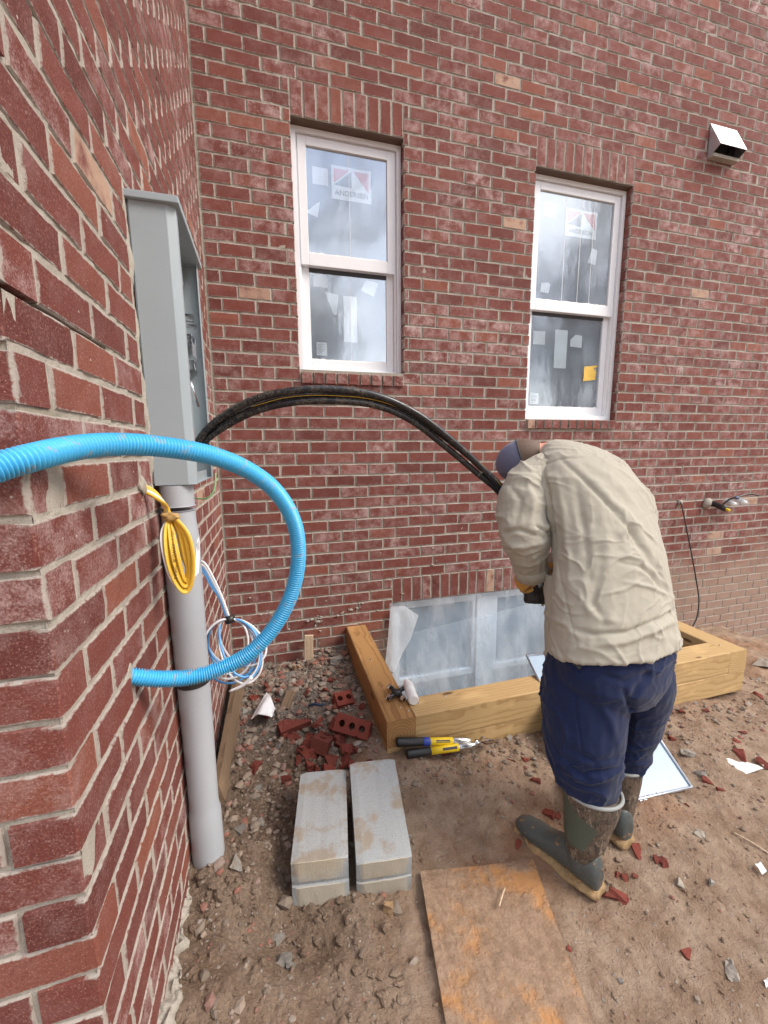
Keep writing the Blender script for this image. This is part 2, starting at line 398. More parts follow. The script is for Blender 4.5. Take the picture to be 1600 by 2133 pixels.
def concrete_material():
    n = NT('concrete_block'); P = n.pos(); p = n.obj(); f = n.noise(P, 190, 5, .7); g = n.noise(P, 620, 2, .6)
    c = n.mix(f, (.31, .33, .335), (.52, .54, .54)); c = n.mix(n.math('MULTIPLY', n.step(g, .5, .7), .5), c, (.20, .205, .205))
    mud = n.step(n.noise(P, 7.5, 7, .62), .5, .62); c = n.mix(n.math('MULTIPLY', mud, .75), c, (.34, .265, .185))
    ends = n.step(n.math('ABSOLUTE', n.sep(p)[0]), .1955, .1975); c = n.mix(n.math('MULTIPLY', ends, .75), c, n.mix(n.noise(P, 16, 5), (.66, .575, .44), (.46, .40, .30)))
    v = n.voro(P, 210)
    return n.done(c, .93, n.bump(n.math('ADD', n.math('ADD', f, g), n.math('MULTIPLY', n.step(v, 0, .3), .7)), .8, .004), Specular_IOR_Level=.2)


def plywood_material():
    n = NT('muddy_plywood'); P = n.pos(); p = n.obj(); fib = n.noise(n.scale(p, (4, 60, 60)), 1.5, 5, .6); big = n.noise(P, 5.5, 7, .62)
    c = n.mix(fib, (.34, .16, .062), (.45, .24, .105)); mud = n.step(big, .37, .53)
    c = n.mix(n.math('MULTIPLY', mud, .86), c, n.mix(n.step(n.noise(P, 30, 8, .75), .36, .64), (.24, .165, .115), (.39, .28, .20)))
    return n.done(c, .9, n.bump(n.math('ADD', n.math('MULTIPLY', mud, n.noise(P, 34, 8, .75)), n.math('MULTIPLY', fib, .25)), .95, .014), Specular_IOR_Level=.2)


def glass_material(name, haze, mirror, rough=.05, wav=.5, thru=.6):
    n = NT(name); P = n.pos(); w = n.noise(n.scale(P, (1, 1, .55)), 5.5, 3, .5); w2 = n.noise(n.scale(P, (3, 3, 1.2)), 3.0, 2, .5)
    nm = n.bump(n.math('ADD', w, n.math('MULTIPLY', w2, .35)), wav, .012)
    n.done(haze, .5, None, Specular_IOR_Level=.2); L = n.t.links.new
    tr = n.node('BsdfTransparent', None, Color=(.93, .96, .98)); m1 = n.node('MixShader', None, Fac=n.math('ADD', 1 - thru - .12, n.math('MULTIPLY', n.noise(P, 3.4, 4, .5), .24))); L(tr.outputs[0], m1.inputs[1]); L(n.b.outputs[0], m1.inputs[2])
    gl = n.node('BsdfGlossy', None, Color=(.92, .95, 1.), Roughness=rough, Normal=nm); ms = n.node('MixShader', None, Fac=mirror); L(m1.outputs[0], ms.inputs[1]); L(gl.outputs[0], ms.inputs[2]); L(ms.outputs[0], n.out.inputs['Surface'])
    return n.m


def film_material(name, alpha, col=(.90, .95, 1.), rough=.25):
    n = NT(name); P = n.pos(); w = n.noise(n.scale(P, (2.2, 2.2, .8)), 4, 5, .55, .6); st = n.noise(n.scale(P, (4, 4, 2.0)), 1.6, 4, .5)
    nm = n.bump(n.math('ADD', w, n.math('MULTIPLY', st, .5)), .55, .03)
    n.done(col, rough, nm, Specular_IOR_Level=.7)
    tr = n.node('BsdfTransparent', None, Color=(.88, .93, .97)); tl = n.node('BsdfTranslucent', None, Color=col); m0 = n.node('MixShader', None, Fac=.12)
    n.t.links.new(n.b.outputs[0], m0.inputs[1]); n.t.links.new(tl.outputs[0], m0.inputs[2])
    ms = n.node('MixShader', None, Fac=n.math('ADD', alpha - .2, n.math('MULTIPLY', n.step(st, .3, .75), .2), clamp=True)); n.t.links.new(tr.outputs[0], ms.inputs[1]); n.t.links.new(m0.outputs[0], ms.inputs[2]); n.t.links.new(ms.outputs[0], n.out.inputs['Surface'])
    return n.m


def cloth_material(name, col, weave=900, var=.12, dirt=None, dirt_amt=.2, sheen=.15, rough=.88):
    n = NT(name); P = n.obj(); f = n.noise(P, 7, 5, .6); g = n.noise(P, weave, 2, .5); h = n.noise(P, 55, 4, .6)
    c = n.mix(f, tuple(x * (1 - var) for x in col), tuple(min(1, x * (1 + var)) for x in col)); c = n.mix(n.math('MULTIPLY', g, .25), c, tuple(x * .7 for x in col))
    if dirt: c = n.mix(n.math('MULTIPLY', n.step(n.noise(P, 5, 7, .6), 1 - dirt_amt, 1.15 - dirt_amt), .5), c, dirt)
    return n.done(c, rough, n.bump(n.math('ADD', n.math('MULTIPLY', g, .3), h), .35, .003), Sheen_Weight=sheen, Specular_IOR_Level=.2)


def camo_material():
    n = NT('camouflage_print'); P = n.obj(); a = n.noise(n.scale(P, (1, 1, .6)), 26, 5, .7, 1.2); b = n.noise(n.scale(P, (1, 1, .35)), 60, 4, .7, 1.); d = n.noise(P, 38, 4, .6, .8)
    c = n.ramp(a, (0, (.018, .014, .012)), (.40, (.048, .034, .026)), (.5, (.135, .095, .065)), (.58, (.055, .042, .032)), (1, (.26, .21, .15)))
    c = n.mix(n.step(b, .56, .62), c, (.25, .20, .15)); c = n.mix(n.step(d, .62, .66), c, (.022, .02, .018))
    return n.done(c, .7, n.bump(b, .3, .002))


def muddy(name, col, mudcol, amt, rough=.5, zlim=None):
    n = NT(name); P = n.pos(); f = n.noise(P, 22, 6, .62)
    k = n.step(f, 1 - amt, 1.06 - amt)
    if zlim: k = n.math('MAXIMUM', k, n.math('MULTIPLY', n.math('SUBTRACT', 1, n.step(n.math('ADD', n.sep(P)[2], n.math('MULTIPLY', f, -.05)), zlim[0], zlim[1])), 1.))
    c = n.mix(k, n.mix(n.noise(P, 90, 4), col, tuple(x * 1.6 for x in col)), n.mix(n.noise(P, 120, 4), mudcol, tuple(x * .55 for x in mudcol)))
    return n.done(c, n.math('ADD', rough, n.math('MULTIPLY', k, .35)), n.bump(n.math('ADD', n.math('MULTIPLY', k, .6), n.noise(P, 150, 4)), .5, .004))


M['concrete'] = concrete_material(); M['plywood'] = plywood_material()
M['pane'] = glass_material('window_pane', (.42, .48, .55), .26, .10, .15, .92); M['pane_dark'] = glass_material('basement_pane', (.26, .35, .43), .3, thru=.15)
M['room'] = plain('dim_room_tone', (.13, .165, .205), .9, var=.5, sc=3, bump=0)  # dimness of the unlit room put into the backing board colour
M['film'] = film_material('clear_poly_sheet', .36); M['film_thick'] = film_material('folded_poly_sheet', .66, (.84, .88, .92), .4)
M['shirt'] = cloth_material('beige_shirt_cloth', (.38, .35, .285), dirt=(.46, .39, .29)); M['trousers'] = cloth_material('navy_trouser_cloth', (.010, .017, .056), weave=700, var=.25, sheen=.1, dirt=(.05, .055, .08))
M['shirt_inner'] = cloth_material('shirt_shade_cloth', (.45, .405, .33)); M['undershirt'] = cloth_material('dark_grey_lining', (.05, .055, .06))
M['cap'] = cloth_material('cap_cloth', (.105, .105, .17), weave=400); M['cap_mesh'] = cloth_material('cap_mesh_cloth', (.15, .155, .235), weave=300)
M['skin'] = plain('skin', (.62, .31, .22), .5, var=.08, bump=.1); M['hair'] = plain('brown_hair', (.13, .082, .058), .7, var=.35, sc=120, bump=.4)
M['glove'] = plain('yellow_leather', (.50, .27, .055), .6, var=.2, sc=25, bump=.4, dirt=(.24, .13, .04), dirt_amt=.36)
M['camo'] = camo_material(); M['boot_rubber'] = muddy('boot_rubber', (.050, .058, .057), (.30, .185, .095), .42, .38)
M['boot_panel'] = plain('green_neoprene', (.065, .078, .058), .75, sc=300, var=.3, bump=.3); M['boot_trim'] = plain('grey_boot_trim', (.26, .265, .255), .6)
M['boot_sole'] = muddy('muddy_sole', (.27, .165, .075), (.36, .235, .115), .6, .6)
M['wire_black'] = plain('black_wire', (.03, .03, .034), .5, dirt=(.3, .28, .26), dirt_amt=.3, dsc=30)
M['shrink'] = film_material('clear_wrap', .5, (.8, .8, .8), .15)
M['blue_bit'] = plain('navy_scrap', (.025, .045, .10), .5)
M['insul'] = plain('grey_insulation', (.17, .165, .155), .9, sc=60, var=.4, bump=.6)


def cable_black():
    n = NT('muddy_black_cable'); P = n.pos(); f = n.noise(n.scale(P, (1, 1, 1)), 14, 6, .65, 1.5); g = n.noise(P, 70, 4, .6, 2.)
    k = n.math('MULTIPLY', n.step(g, .42, .68), n.step(n.math('SUBTRACT', f, n.math('MULTIPLY', n.sep(P)[0], .12)), .44, .56))
    c = n.mix(n.math('MULTIPLY', k, .5), (.013, .014, .017), (.24, .185, .125))
    return n.done(c, n.math('ADD', .26, n.math('MULTIPLY', k, .6)), n.bump(f, .15, .002))


def corrugated_blue():
    n = NT('blue_corrugated_plastic'); P = n.pos(); f = n.noise(P, 34, 6, .66, .6); k = n.step(f, .56, .66)
    c = n.mix(n.noise(P, 6, 3), (.04, .37, .68), (.07, .45, .77)); c = n.mix(n.math('MULTIPLY', k, .75), c, (.36, .31, .27))
    return n.done(c, n.math('ADD', .36, n.math('MULTIPLY', k, .4)), None, Subsurface_Weight=.0)


M['cable'] = cable_black(); M['blue_tube'] = corrugated_blue()

# ------------------------------------------------------------------ the house: mortar cores, bricks, windows
H = .0794; BL = .203                                             # course height, brick module (with joint)
XC, YO = -.547, -2.14                                            # inner corner, outer corner of the side wall
def zl(k): return 3.6 - (k + .56) * H                            # height of bed joint k
W1 = (0., .725, 2.099, 3.6); W2 = (1.7312, 2.6042, 1.8135, 3.6); W3 = (.63, 2.218, -1.3, .424)
house = thing('brick_house', 'red brick house with two sash windows, a basement window and a projecting side wall', 'house')


def grid_mesh(P):                                                # P: (nu, nv, 3)
    nu, nv = P.shape[:2]; i = np.arange(nu * nv).reshape(nu, nv)
    return P.reshape(-1, 3), np.stack([i[:-1, :-1], i[1:, :-1], i[1:, 1:], i[:-1, 1:]], -1).reshape(-1, 4)


def mesh_np(name, V, Fc, mat, parent=None, smooth=False, attrs=None):
    me = bpy.data.meshes.new(name); me.from_pydata(np.asarray(V).tolist(), [], np.asarray(Fc).tolist() if not isinstance(Fc, list) else Fc); me.update()
    for k, (ty, arr) in (attrs or {}).items():
        a = me.attributes.new(k, ty, 'POINT'); a.data.foreach_set('vector' if ty == 'FLOAT_VECTOR' else 'value', np.ascontiguousarray(arr, dtype=np.float32).ravel())
    if smooth: me.shade_smooth()
    me.materials.append(mat); o = bpy.data.objects.new(name, me); COL.objects.link(o); o.parent = parent; return o


KMIN, KMAX = -31, 60


def core(u, keep, to_world, gaps=(), rec=.0055):
    zs = []
    for k in range(KMAX, KMIN - 1, -1): zs += [zl(k) - .0068, zl(k), zl(k) + .0068]
    zs = np.array(zs); U, Z = np.meshgrid(u, zs, indexing='ij')
    d = rec + .0022 * fbm(np.stack([U * 30, Z * 30, U * 0 + 3.3], -1), 3, 5) + .0012 * vnoise(np.stack([U * 120, Z * 120, U * 0], -1), 9)
    for k, a, b in gaps: d = np.where((np.abs(Z - zl(k)) < .005) & (U > a) & (U < b), .05, d)
    P = to_world(U, Z, d); V, Fc = grid_mesh(P); cu = (U[:-1, :-1] + U[1:, 1:]).ravel() / 2; cz = (Z[:-1, :-1] + Z[1:, 1:]).ravel() / 2
    return V, Fc[keep(cu, cz)]


def outside(*rects):
    def f(cu, cz):
        k = np.ones(cu.shape, bool)
        for a, b, c, d in rects: k &= ~((cu > a) & (cu < b) & (cz > c) & (cz < d))
        return k
    return f


ub = np.unique(np.round(np.concatenate([np.arange(XC - .02, 3.2, .02), np.arange(3.2, 9, .05), [W1[0] - .009, W1[1] + .009, W2[0] - .009, W2[1] + .009, W3[0] - .009, W3[1] + .009]]), 4))
V, Fc = core(ub, outside((W1[0] - .0095, W1[1] + .0095, W1[2], W1[3] + .02), (W2[0] - .0095, W2[1] + .0095, W2[2], W2[3] + .02), (W3[0] - .0095, W3[1] + .0095, W3[2], W3[3])), lambda U, Z, d: np.stack([U, d, Z], -1))
mb = MB(); mb.v = V.tolist(); mb.f = Fc.tolist()
for a, b, c, d in (W1, W2, W3):                                   # reveals behind the brick, sill bed and head bed
    for x, s in ((a - .009, -1), (b + .009, 1)): mb.add([(x, .004, c - .1), (x, .13, c - .1), (x, .13, d + .02), (x, .004, d + .02)], [(0, 1, 2, 3)])
    mb.add([(a - .02, .004, c), (b + .02, .004, c), (b + .02, .13, c + .002), (a - .02, .13, c + .002)], [(0, 1, 2, 3)])
back_wall = mb.build('back_wall', M['mortar'], house, fixn=False)
us = np.append(np.arange(YO + .0035, 0, .012), .006)
V, Fc = core(us, lambda a, b: np.ones(a.shape, bool), lambda U, Z, d: np.stack([XC - d, U, Z], -1), rec=.0035, gaps=((22, -2.2, -1.775), (16, -2.06, -1.745), (12, -1.9, -1.6), (19, -1.5, -1.44)))
mb = MB(); mb.v = V.tolist(); mb.f = Fc.tolist()
ur = np.append(np.arange(-2.7, XC - .014, .012), XC - .0035)
V, Fc = core(ur, lambda a, b: np.ones(a.shape, bool), lambda U, Z, d: np.stack([U, YO + d, Z], -1)); mb.add(V, Fc.tolist())
side_wall = mb.build('side_wall', M['mortar'], house, fixn=False)


def brick_mesh(L, hh, D, seed):
    rs = np.random.default_rng(seed); nx, nz, e = 5, 3, .0028
    gx = np.linspace(-L / 2 + e, L / 2 - e, nx); gz = np.linspace(-hh / 2 + e, hh / 2 - e, nz); v = []; bl = []
    for z in gz:
        for x in gx:
            y = rs.normal(0, .0007); v.append((x + (rs.normal(0, .0007)), y, z + rs.normal(0, .0005))); bl.append((x, 0, z))
    per = [(i, 0) for i in range(nx)] + [(nx - 1, j) for j in range(1, nz)] + [(i, nz - 1) for i in range(nx - 2, -1, -1)] + [(0, j) for j in range(nz - 2, 0, -1)]
    pid = [j * nx + i for i, j in per]; n = len(per); f = [(j * nx + i, j * nx + i + 1, (j + 1) * nx + i + 1, (j + 1) * nx + i) for j in range(nz - 1) for i in range(nx - 1)]
    X = np.linspace(-L / 2, L / 2, nx); Z = np.linspace(-hh / 2, hh / 2, nz)
    for ring, yy in ((0, .003), (1, D)):
        for i, j in per:
            jx, jz = rs.normal(0, .0009, 2) * (1 - ring); v.append((X[i] + jx, yy + abs(rs.normal(0, .0008)) * (1 - ring), Z[j] + jz)); k = .5 if ring else 1.; bl.append((X[i] * k, yy, Z[j] * k))
    b0 = nx * nz
    for a, bq in ((pid, [b0 + i for i in range(n)]), ([b0 + i for i in range(n)], [b0 + n + i for i in range(n)])):
        f += [(a[i], bq[i], bq[(i + 1) % n], a[(i + 1) % n]) for i in range(n)]
    f.append(tuple(b0 + n + i for i in range(n)))
    return np.array(v), f, np.array(bl)


BR = []                                                           # every brick: wall, centre of its face, length, height, turn


def lay(wall, rotz, u0, u1, holes, phase, face, step=1, first=None, kr=(KMIN, KMAX)):
    for k in range(kr[0], kr[1]):
        zc = (zl(k) + zl(k + 1)) / 2; lo, hi = zl(k + 1), zl(k); segs = [(u0(k), u1(k))]
        for a, b, c, d in holes:
            if min(hi, d) - max(lo, c) > .36 * H:
                segs = [s for a0, b0 in segs for s in ((a0, min(b0, a)), (max(a0, b), b0)) if s[1] - s[0] > .02]
        for a0, b0 in segs:
            ph = phase(k); n0 = math.floor((a0 - ph) / BL); js = [ph + BL * (n0 + i) for i in range(int((b0 - a0) / BL) + 3)]
            cuts = [a0] + [j for j in js if a0 + .03 < j < b0 - .03] + [b0]
            for a, b in zip(cuts[:-1], cuts[1:]):
                l = a + (.005 if a != a0 else .0); r = b - (.005 if b != b0 else .0); jt = RNG.normal(0, .0016, 3)
                BR.append((wall, face((l + r) / 2 + jt[0], zc + jt[1] * .7, abs(jt[2]) * (.9 if wall == 'b' else .35) - .0005), max(.02, r - l), .0694 + RNG.normal(0, .0008), rotz + RNG.normal(0, .004), .02 if wall == 's' and min(abs(l - YO), abs(r - XC)) < .003 else 0.))


HB = [(W1[0] - .001, W1[1] + .001, 2.028, zl(-3)), (W2[0] - .001, W2[1] + .001, zl(23), zl(-3)), (W3[0] - .001, W3[1] + .001, -1.4, zl(37))]
lay('b', 0, lambda k: XC + .011, lambda k: 8.8, HB, lambda k: -.05 + (0 if k % 2 else .097), lambda u, z, d: np.array([u, d, z]))
lay('s', math.pi / 2, lambda k: YO if k % 2 == 0 else YO + .102, lambda k: -.011, [], lambda k: YO + .199 if k % 2 == 0 else YO + .097, lambda u, z, d: np.array([XC - d, u, z]))
lay('s', 0, lambda k: -2.7, lambda k: XC if k % 2 else XC - .102, [], lambda k: XC - .199 if k % 2 else XC - .097, lambda u, z, d: np.array([u, YO + d, z]))
pc = project([b[1] for b in BR]); seen = (pc[:, 2] > .2) & (pc[:, 0] > -40) & (pc[:, 0] < 1640) & (pc[:, 1] > -30) & (pc[:, 1] < 2160)
area = np.zeros(len(BR))
for i, b in enumerate(BR):
    if seen[i]:
        nv = np.array([math.sin(b[4]), -math.cos(b[4]), 0]); dv = CAM - b[1]; dist = np.linalg.norm(dv); area[i] = b[2] * max(0, nv @ dv) / dist ** 3 if nv @ dv > 0 else 0
single = set(np.argsort(-area)[:300].tolist())
cache = {}; rest = {'b': [], 's': []}
for i, (wall, c, L, hh, rz, qn) in enumerate(BR):
    if i in single:
        key = (round(L * 250), random.randrange(4), qn); parent = back_wall if wall == 'b' else side_wall
        if key not in cache:
            v, f, bl = brick_mesh(key[0] / 250, .0694, .09, len(cache) + 50); o = mesh_np('brick', v, f, M['brick'], parent, False, {'bl': ('FLOAT_VECTOR', bl), 'bh': ('FLOAT', np.full(len(v), key[0] / 500 + qn)), 'rnd': ('FLOAT', np.full(len(v), .11))}); cache[key] = o
        else: o = cache[key].copy(); COL.objects.link(o); o.parent = parent
        o.location = c; o.rotation_euler = (RNG.normal(0, .004), 0, rz)
    else: rest[wall].append((c, L, hh, rz))
shapes = {}
for wall, parent in (('b', back_wall), ('s', side_wall)):
    VV, FF, BB, HH, RR = [], [], [], [], []; nb = 0
    for c, L, hh, rz in rest[wall]:
        key = (round(L * 250), random.randrange(5))
        if key not in shapes: shapes[key] = brick_mesh(key[0] / 250, .0694, .09, len(shapes) + 900)
        v, f, bl = shapes[key]; cs, sn = math.cos(rz), math.sin(rz)
        VV.append(np.stack([v[:, 0] * cs - v[:, 1] * sn, v[:, 0] * sn + v[:, 1] * cs, v[:, 2]], -1) + c); FF += [tuple(q + nb for q in g) for g in f]; BB.append(bl); HH.append(np.full(len(v), key[0] / 500)); RR.append(np.full(len(v), RNG.random())); nb += len(v)
    o = mesh_np('brickwork', np.concatenate(VV), FF, M['brick'], parent, False, {'bl': ('FLOAT_VECTOR', np.concatenate(BB)), 'bh': ('FLOAT', np.concatenate(HH)), 'rnd': ('FLOAT', np.concatenate(RR))}); o['kind'] = 'stuff'
# soldier courses over the openings, rowlock sills under the windows
for (a, b, c, d), n in ((W1, 9), (W2, 11), (W3, 20)):
    for i in range(n):
        x = a + (b - a) * (i + .5) / n
        v, f, bl = brick_mesh(.190, .0685, .09, 300 + i % 5); o = mesh_np('lintel_brick', v, f, M['brick'], back_wall, False, {'bl': ('FLOAT_VECTOR', bl), 'bh': ('FLOAT', np.full(len(v), .095)), 'rnd': ('FLOAT', np.full(len(v), RNG.random()))})
        o.location = (x, abs(RNG.normal(0, .0015)), d + .097); o.rotation_euler = (0, math.pi / 2 + RNG.normal(0, .006), 0)
for (a, b, c, d), n in ((W1, 9), (W2, 11)):
    for i in range(n):
        x = a + .005 + (b - a - .01) * (i + .5) / n
        v, f, bl = brick_mesh(.070, .0685, .125, 400 + i % 5); o = mesh_np('sill_brick', v, f, M['brick'], back_wall, False, {'bl': ('FLOAT_VECTOR', bl), 'bh': ('FLOAT', np.full(len(v), .04)), 'rnd': ('FLOAT', np.full(len(v), RNG.random()))})
        o.location = (x, -.016 + RNG.normal(0, .0015), c - .036); o.rotation_euler = (-.10, math.pi / 2, 0)
for (a, b, c, d) in (W1, W2): MB().span((a - .002, .004, c - .066), (b + .002, .11, c - .006)).build('sill_bed', M['mortar'], back_wall)
for (a, b, c, d) in (W1, W2, W3):                                  # steel angle carrying the soldiers, mortar fins over it
    MB().span((a - .004, .012, d - .009), (b + .004, .125, d - .002)).build('lintel_angle', M['steel_brown'], back_wall)
    MB().span((a - .004, .006, d - .001), (b + .004, .09, d + .19)).build('lintel_bed', M['mortar'], back_wall)
# mortar droppings stuck on the lower courses and the lip squeezed out at the foot of the side wall
def blob(c, r, sq=(1, 1, 1), seed=0, sub=2):
    bm = bmesh.new(); bmesh.ops.create_icosphere(bm, subdivisions=sub, radius=1.); v = np.array([q.co[:] for q in bm.verts]); f = [tuple(w.index for w in g.verts) for g in bm.faces]; bm.free()
    v = v * (1 + .35 * fbm(v * 1.7 + seed * 3.1, 3, seed))[:, None] * r * np.array(sq); return v + np.asarray(c), f
mb = MB()
for i in range(45):
    u = RNG.random(); x = -.3 + u * .75; z = .47 - .1 * math.sin(u * 3.1) + RNG.normal(0, .012); v, f = blob((x, -.004, z), .004 + .010 * RNG.random() ** 2, (1.4, .6, .8), i, 1); mb.add(v, f)
for i in range(26): v, f = blob((RNG.uniform(-.5, 1.), -.002, RNG.uniform(.15, .9)), RNG.uniform(.004, .009), (1.3, .6, .8), 100 + i, 1); mb.add(v, f)
mb.build('mortar_droppings', M['mortar'], back_wall, True)['kind'] = 'stuff'
yy = np.linspace(YO - .04, -1.36, 130); th = np.linspace(-.2, 1., 14); P = np.zeros((130, 14, 3))
for i, y in enumerate(yy):
    w = .030 + .024 * fbm([y * 11, 1.2, 0], 4, 3); h = .028 + .03 * fbm([y * 9, 4.2, 0], 4, 8); z0 = .16 + .05 * smooth01(y, -1.5, -2.1)
    for j, t in enumerate(th): P[i, j] = (XC - .01 + max(0, math.sin(max(t, 0) * math.pi / 2)) * w * 1.4 + .009 * fbm([y * 45, t * 5, 0], 3, 2), y, z0 + h * math.cos(max(t, 0) * math.pi / 2) - .05 * (t > .9) + .012 * fbm([y * 38, t * 4, 4], 3, 3))
V, Fc = grid_mesh(P); mesh_np('mortar_lip', V, Fc, M['mortar'], side_wall, True)
v, f = blob((-.73, YO - .003, 1.246), .02, (.85, .25, 1.15), 5, 2); MB().add(v, f).build('mortar_splat', M['clay_bit'], side_wall, True)
v, f = blob((XC - .002, -1.85, 1.082), .030, (.12, 1, 1.), 9, 3); MB().add(v, f).build('mortar_patch', M['mortar'], side_wall, True)
v, f = blob((XC + .002, -1.63, 1.5), .022, (.4, 1, 1.2), 11, 3); MB().add(v, f).build('mortar_patch', M['mortar'], side_wall, True)


def text_obj(txt, size, mat, parent, origin, xdir, up, name='lettering', ext=.0004, bold=0.):
    cu = bpy.data.curves.new('t', 'FONT'); cu.body = txt; cu.size = size; cu.extrude = ext; cu.align_x = 'CENTER'; cu.align_y = 'CENTER'; cu.resolution_u = 3; cu.offset = bold
    o = bpy.data.objects.new('t', cu); COL.objects.link(o); dg = bpy.context.evaluated_depsgraph_get(); me = bpy.data.meshes.new_from_object(o.evaluated_get(dg)); bpy.data.objects.remove(o)
    x = Vector(xdir).normalized(); u = Vector(up).normalized(); z = x.cross(u); m3 = Matrix((x, u, z)).transposed().to_4x4(); m3.translation = Vector(origin) - Vector(base_of(parent)); me.transform(m3)
    me.materials.clear(); me.materials.append(mat); q = bpy.data.objects.new(name, me); COL.objects.link(q); q.parent = parent; return q


def bars(mb, x0, x1, z0, z1, y0, y1, wl, wr, wb, wt):               # a mitred-looking frame butted end to end
    mb.span((x0, y0, z0), (x0 + wl, y1, z1)); mb.span((x1 - wr, y0, z0), (x1, y1, z1))
    mb.span((x0 + wl, y0, z0), (x1 - wr, y1, z0 + wb)); mb.span((x0 + wl, y0, z1 - wt), (x1 - wr, y1, z1)); return mb


def pane_mesh(x0, x1, z0, z1, y): return MB().span((x0, y, z0), (x1, y + .004, z1))


def sash_window(x0, x1, z0, z1, r0, r1):
    mb = MB(); bars(mb, x0, x1, z0, z1, .062, .15, .03, .03, .032, .03); win = mb.build('window', M['vinyl'], house, bevel=.002)
    bars(MB(), x0 + .0305, x1 - .0305, z0 + .033, z1 - .031, .084, .13, .011, .011, .01, .008).build('frame_stop', M['vinyl'], win, bevel=.0015)
    bars(MB(), x0 + .042, x1 - .042, r0, z1 - .04, .074, .105, .052, .052, r1 - r0, .05).build('upper_sash', M['vinyl'], win, bevel=.003)
    bars(MB(), x0 + .042, x1 - .042, z0 + .045, r0 + .03, .112, .142, .052, .052, .062, .05).build('lower_sash', M['vinyl'], win, bevel=.003)
    MB().span((x0 + .092, .0880, r1 - .002), (x1 - .092, .0895, z1 - .088)).build('pane', M['pane'], win); MB().span((x0 + .09, .0985, r1 - .004), (x1 - .09, .1, z1 - .086)).build('pane_backing', M['room'], win)  # dark board behind the glass stands in for the unlit room
    MB().span((x0 + .092, .1225, z0 + .105), (x1 - .092, .1240, r0 - .018)).build('pane', M['pane'], win); MB().span((x0 + .09, .1335, z0 + .103), (x1 - .09, .135, r0 - .012)).build('pane_backing', M['room'], win)
    MB().span((x0 + .094, .1113, r0 - .022), (x1 - .094, .1222, r0 - .001)).build('rail_shade_strip', M['dark_gap'], win)  # dark strip added as the shade below the meeting rail
    for a, b, c, d, y in ((x0 + .094, x1 - .094, r1, r1 + .006, .0872), (x0 + .094, x1 - .094, z0 + .107, z0 + .113, .1217)):   # torn masking edge
        n = 60; xs = np.linspace(a, b, n); top = d + .007 * np.abs(vnoise(np.stack([xs * 60, xs * 0 + c, xs * 0], -1), 3)); V = np.concatenate([np.stack([xs, xs * 0 + y, xs * 0 + c], -1), np.stack([xs, xs * 0 + y, top], -1)])
        mesh_np('torn_film_edge', V, [(i, i + 1, n + i + 1, n + i) for i in range(n - 1)], M['white_plastic'], win)
    return win


def sticker(win, pts, y, mat, name='sticker'):
    return MB().plate([(x, y, z) for x, z in pts], (0, -1, 0), .0006).build(name, mat, win)


def rect(x0, x1, z0, z1, sk=0): return [(x0, z0), (x1, z0 - sk), (x1, z1 - sk), (x0, z1)]


def logo(win, x0, x1, z0, z1, y):
    sticker(win, rect(x0, x1, z0, z1), y, M['label'], 'sticker'); w = x1 - x0; h = z1 - z0; ax = x0 + w * .065; bx = x1 - w * .065; t = z1 - h * .09; b = z0 + h * .42; mx = x0 + w * .5
    sticker(win, [(ax, b + .012), (mx - .012, t), (ax, t)], y - .0012, M['sticker_red'], 'sticker_emblem')
    sticker(win, [(mx + .012, t), (bx, b - .02), (bx, t)], y - .0012, M['sticker_red'], 'sticker_emblem')
    sticker(win, [(ax, b), (mx, b - .004), (mx, t - .004)], y - .0012, M['sticker_blue'], 'sticker_emblem')
    text_obj('ANDERSEN', h * .225, M['faded_ink'], win, ((x0 + x1) / 2, y - .0012, z0 + h * .2), (1, 0, 0), (0, 0, 1), 'lettering', bold=.0006)


win1 = sash_window(W1[0], W1[1], 2.100, 3.590, 2.795, 2.872)
yu, yl = .0945, .1290
sticker(win1, rect(.133, .236, 3.295, 3.397), yu, M['white_plastic']); logo(win1, .257, .525, 3.226, 3.425, yu)
sticker(win1, [(.083, 3.12), (.16, 3.099), (.178, 3.19), (.165, 3.19)], yu, M['label'])
sticker(win1, rect(.121, .22, 2.686, 2.765), yl, M['white_plastic']); sticker(win1, rect(.325, .42, 2.34, 2.645), yl, M['label'])
sticker(win1, [(.198, 2.66), (.292, 2.645), (.278, 2.52), (.268, 2.512), (.25, 2.525), (.235, 2.56), (.22, 2.6)], yl, M['label']); sticker(win1, [(.45, 2.69), (.545, 2.655), (.578, 2.745), (.545, 2.755), (.49, 2.76), (.465, 2.72)], yl, M['label'])
sticker(win1, rect(.129, .202, 2.241, 2.328), yl, M['label'])
for i in range(6): sticker(win1, rect(.137, .165 + .02 * ((i * 7) % 3) / 2, 2.256 + i * .011, 2.259 + i * .011), yl - .0012, M['faded_ink'], 'sticker_print')
for y, a, b in ((.0878, 2.875, 3.498), (.1223, 2.21, 2.775)): sticker(win1, rect(.372, .374, a, b), y, M['white_plastic'], 'film_seam')
win2 = sash_window(W2[0], W2[1], 1.815, 3.590, 2.655, 2.735)
sticker(win2, rect(1.875, 1.985, 3.337, 3.436), yu, M['white_plastic']); logo(win2, 2.073, 2.368, 3.224, 3.420, yu)
sticker(win2, [(1.875, 2.796), (1.955, 2.79), (1.966, 2.855), (1.95, 2.87), (1.885, 2.862)], yu, M['label']); sticker(win2, [(2.3, 3.05), (2.38, 3.04), (2.39, 3.15), (2.34, 3.16)], yu, M['label'])
sticker(win2, rect(1.858, 1.968, 2.414, 2.517), yl, M['white_plastic']); sticker(win2, rect(2.062, 2.182, 2.24, 2.54), yl, M['label'])
sticker(win2, [(2.212, 2.416), (2.326, 2.41), (2.326, 2.505), (2.26, 2.511), (2.212, 2.47)], yl, M['label']); sticker(win2, rect(1.853, 1.934, 1.948, 2.036), yl, M['label'])
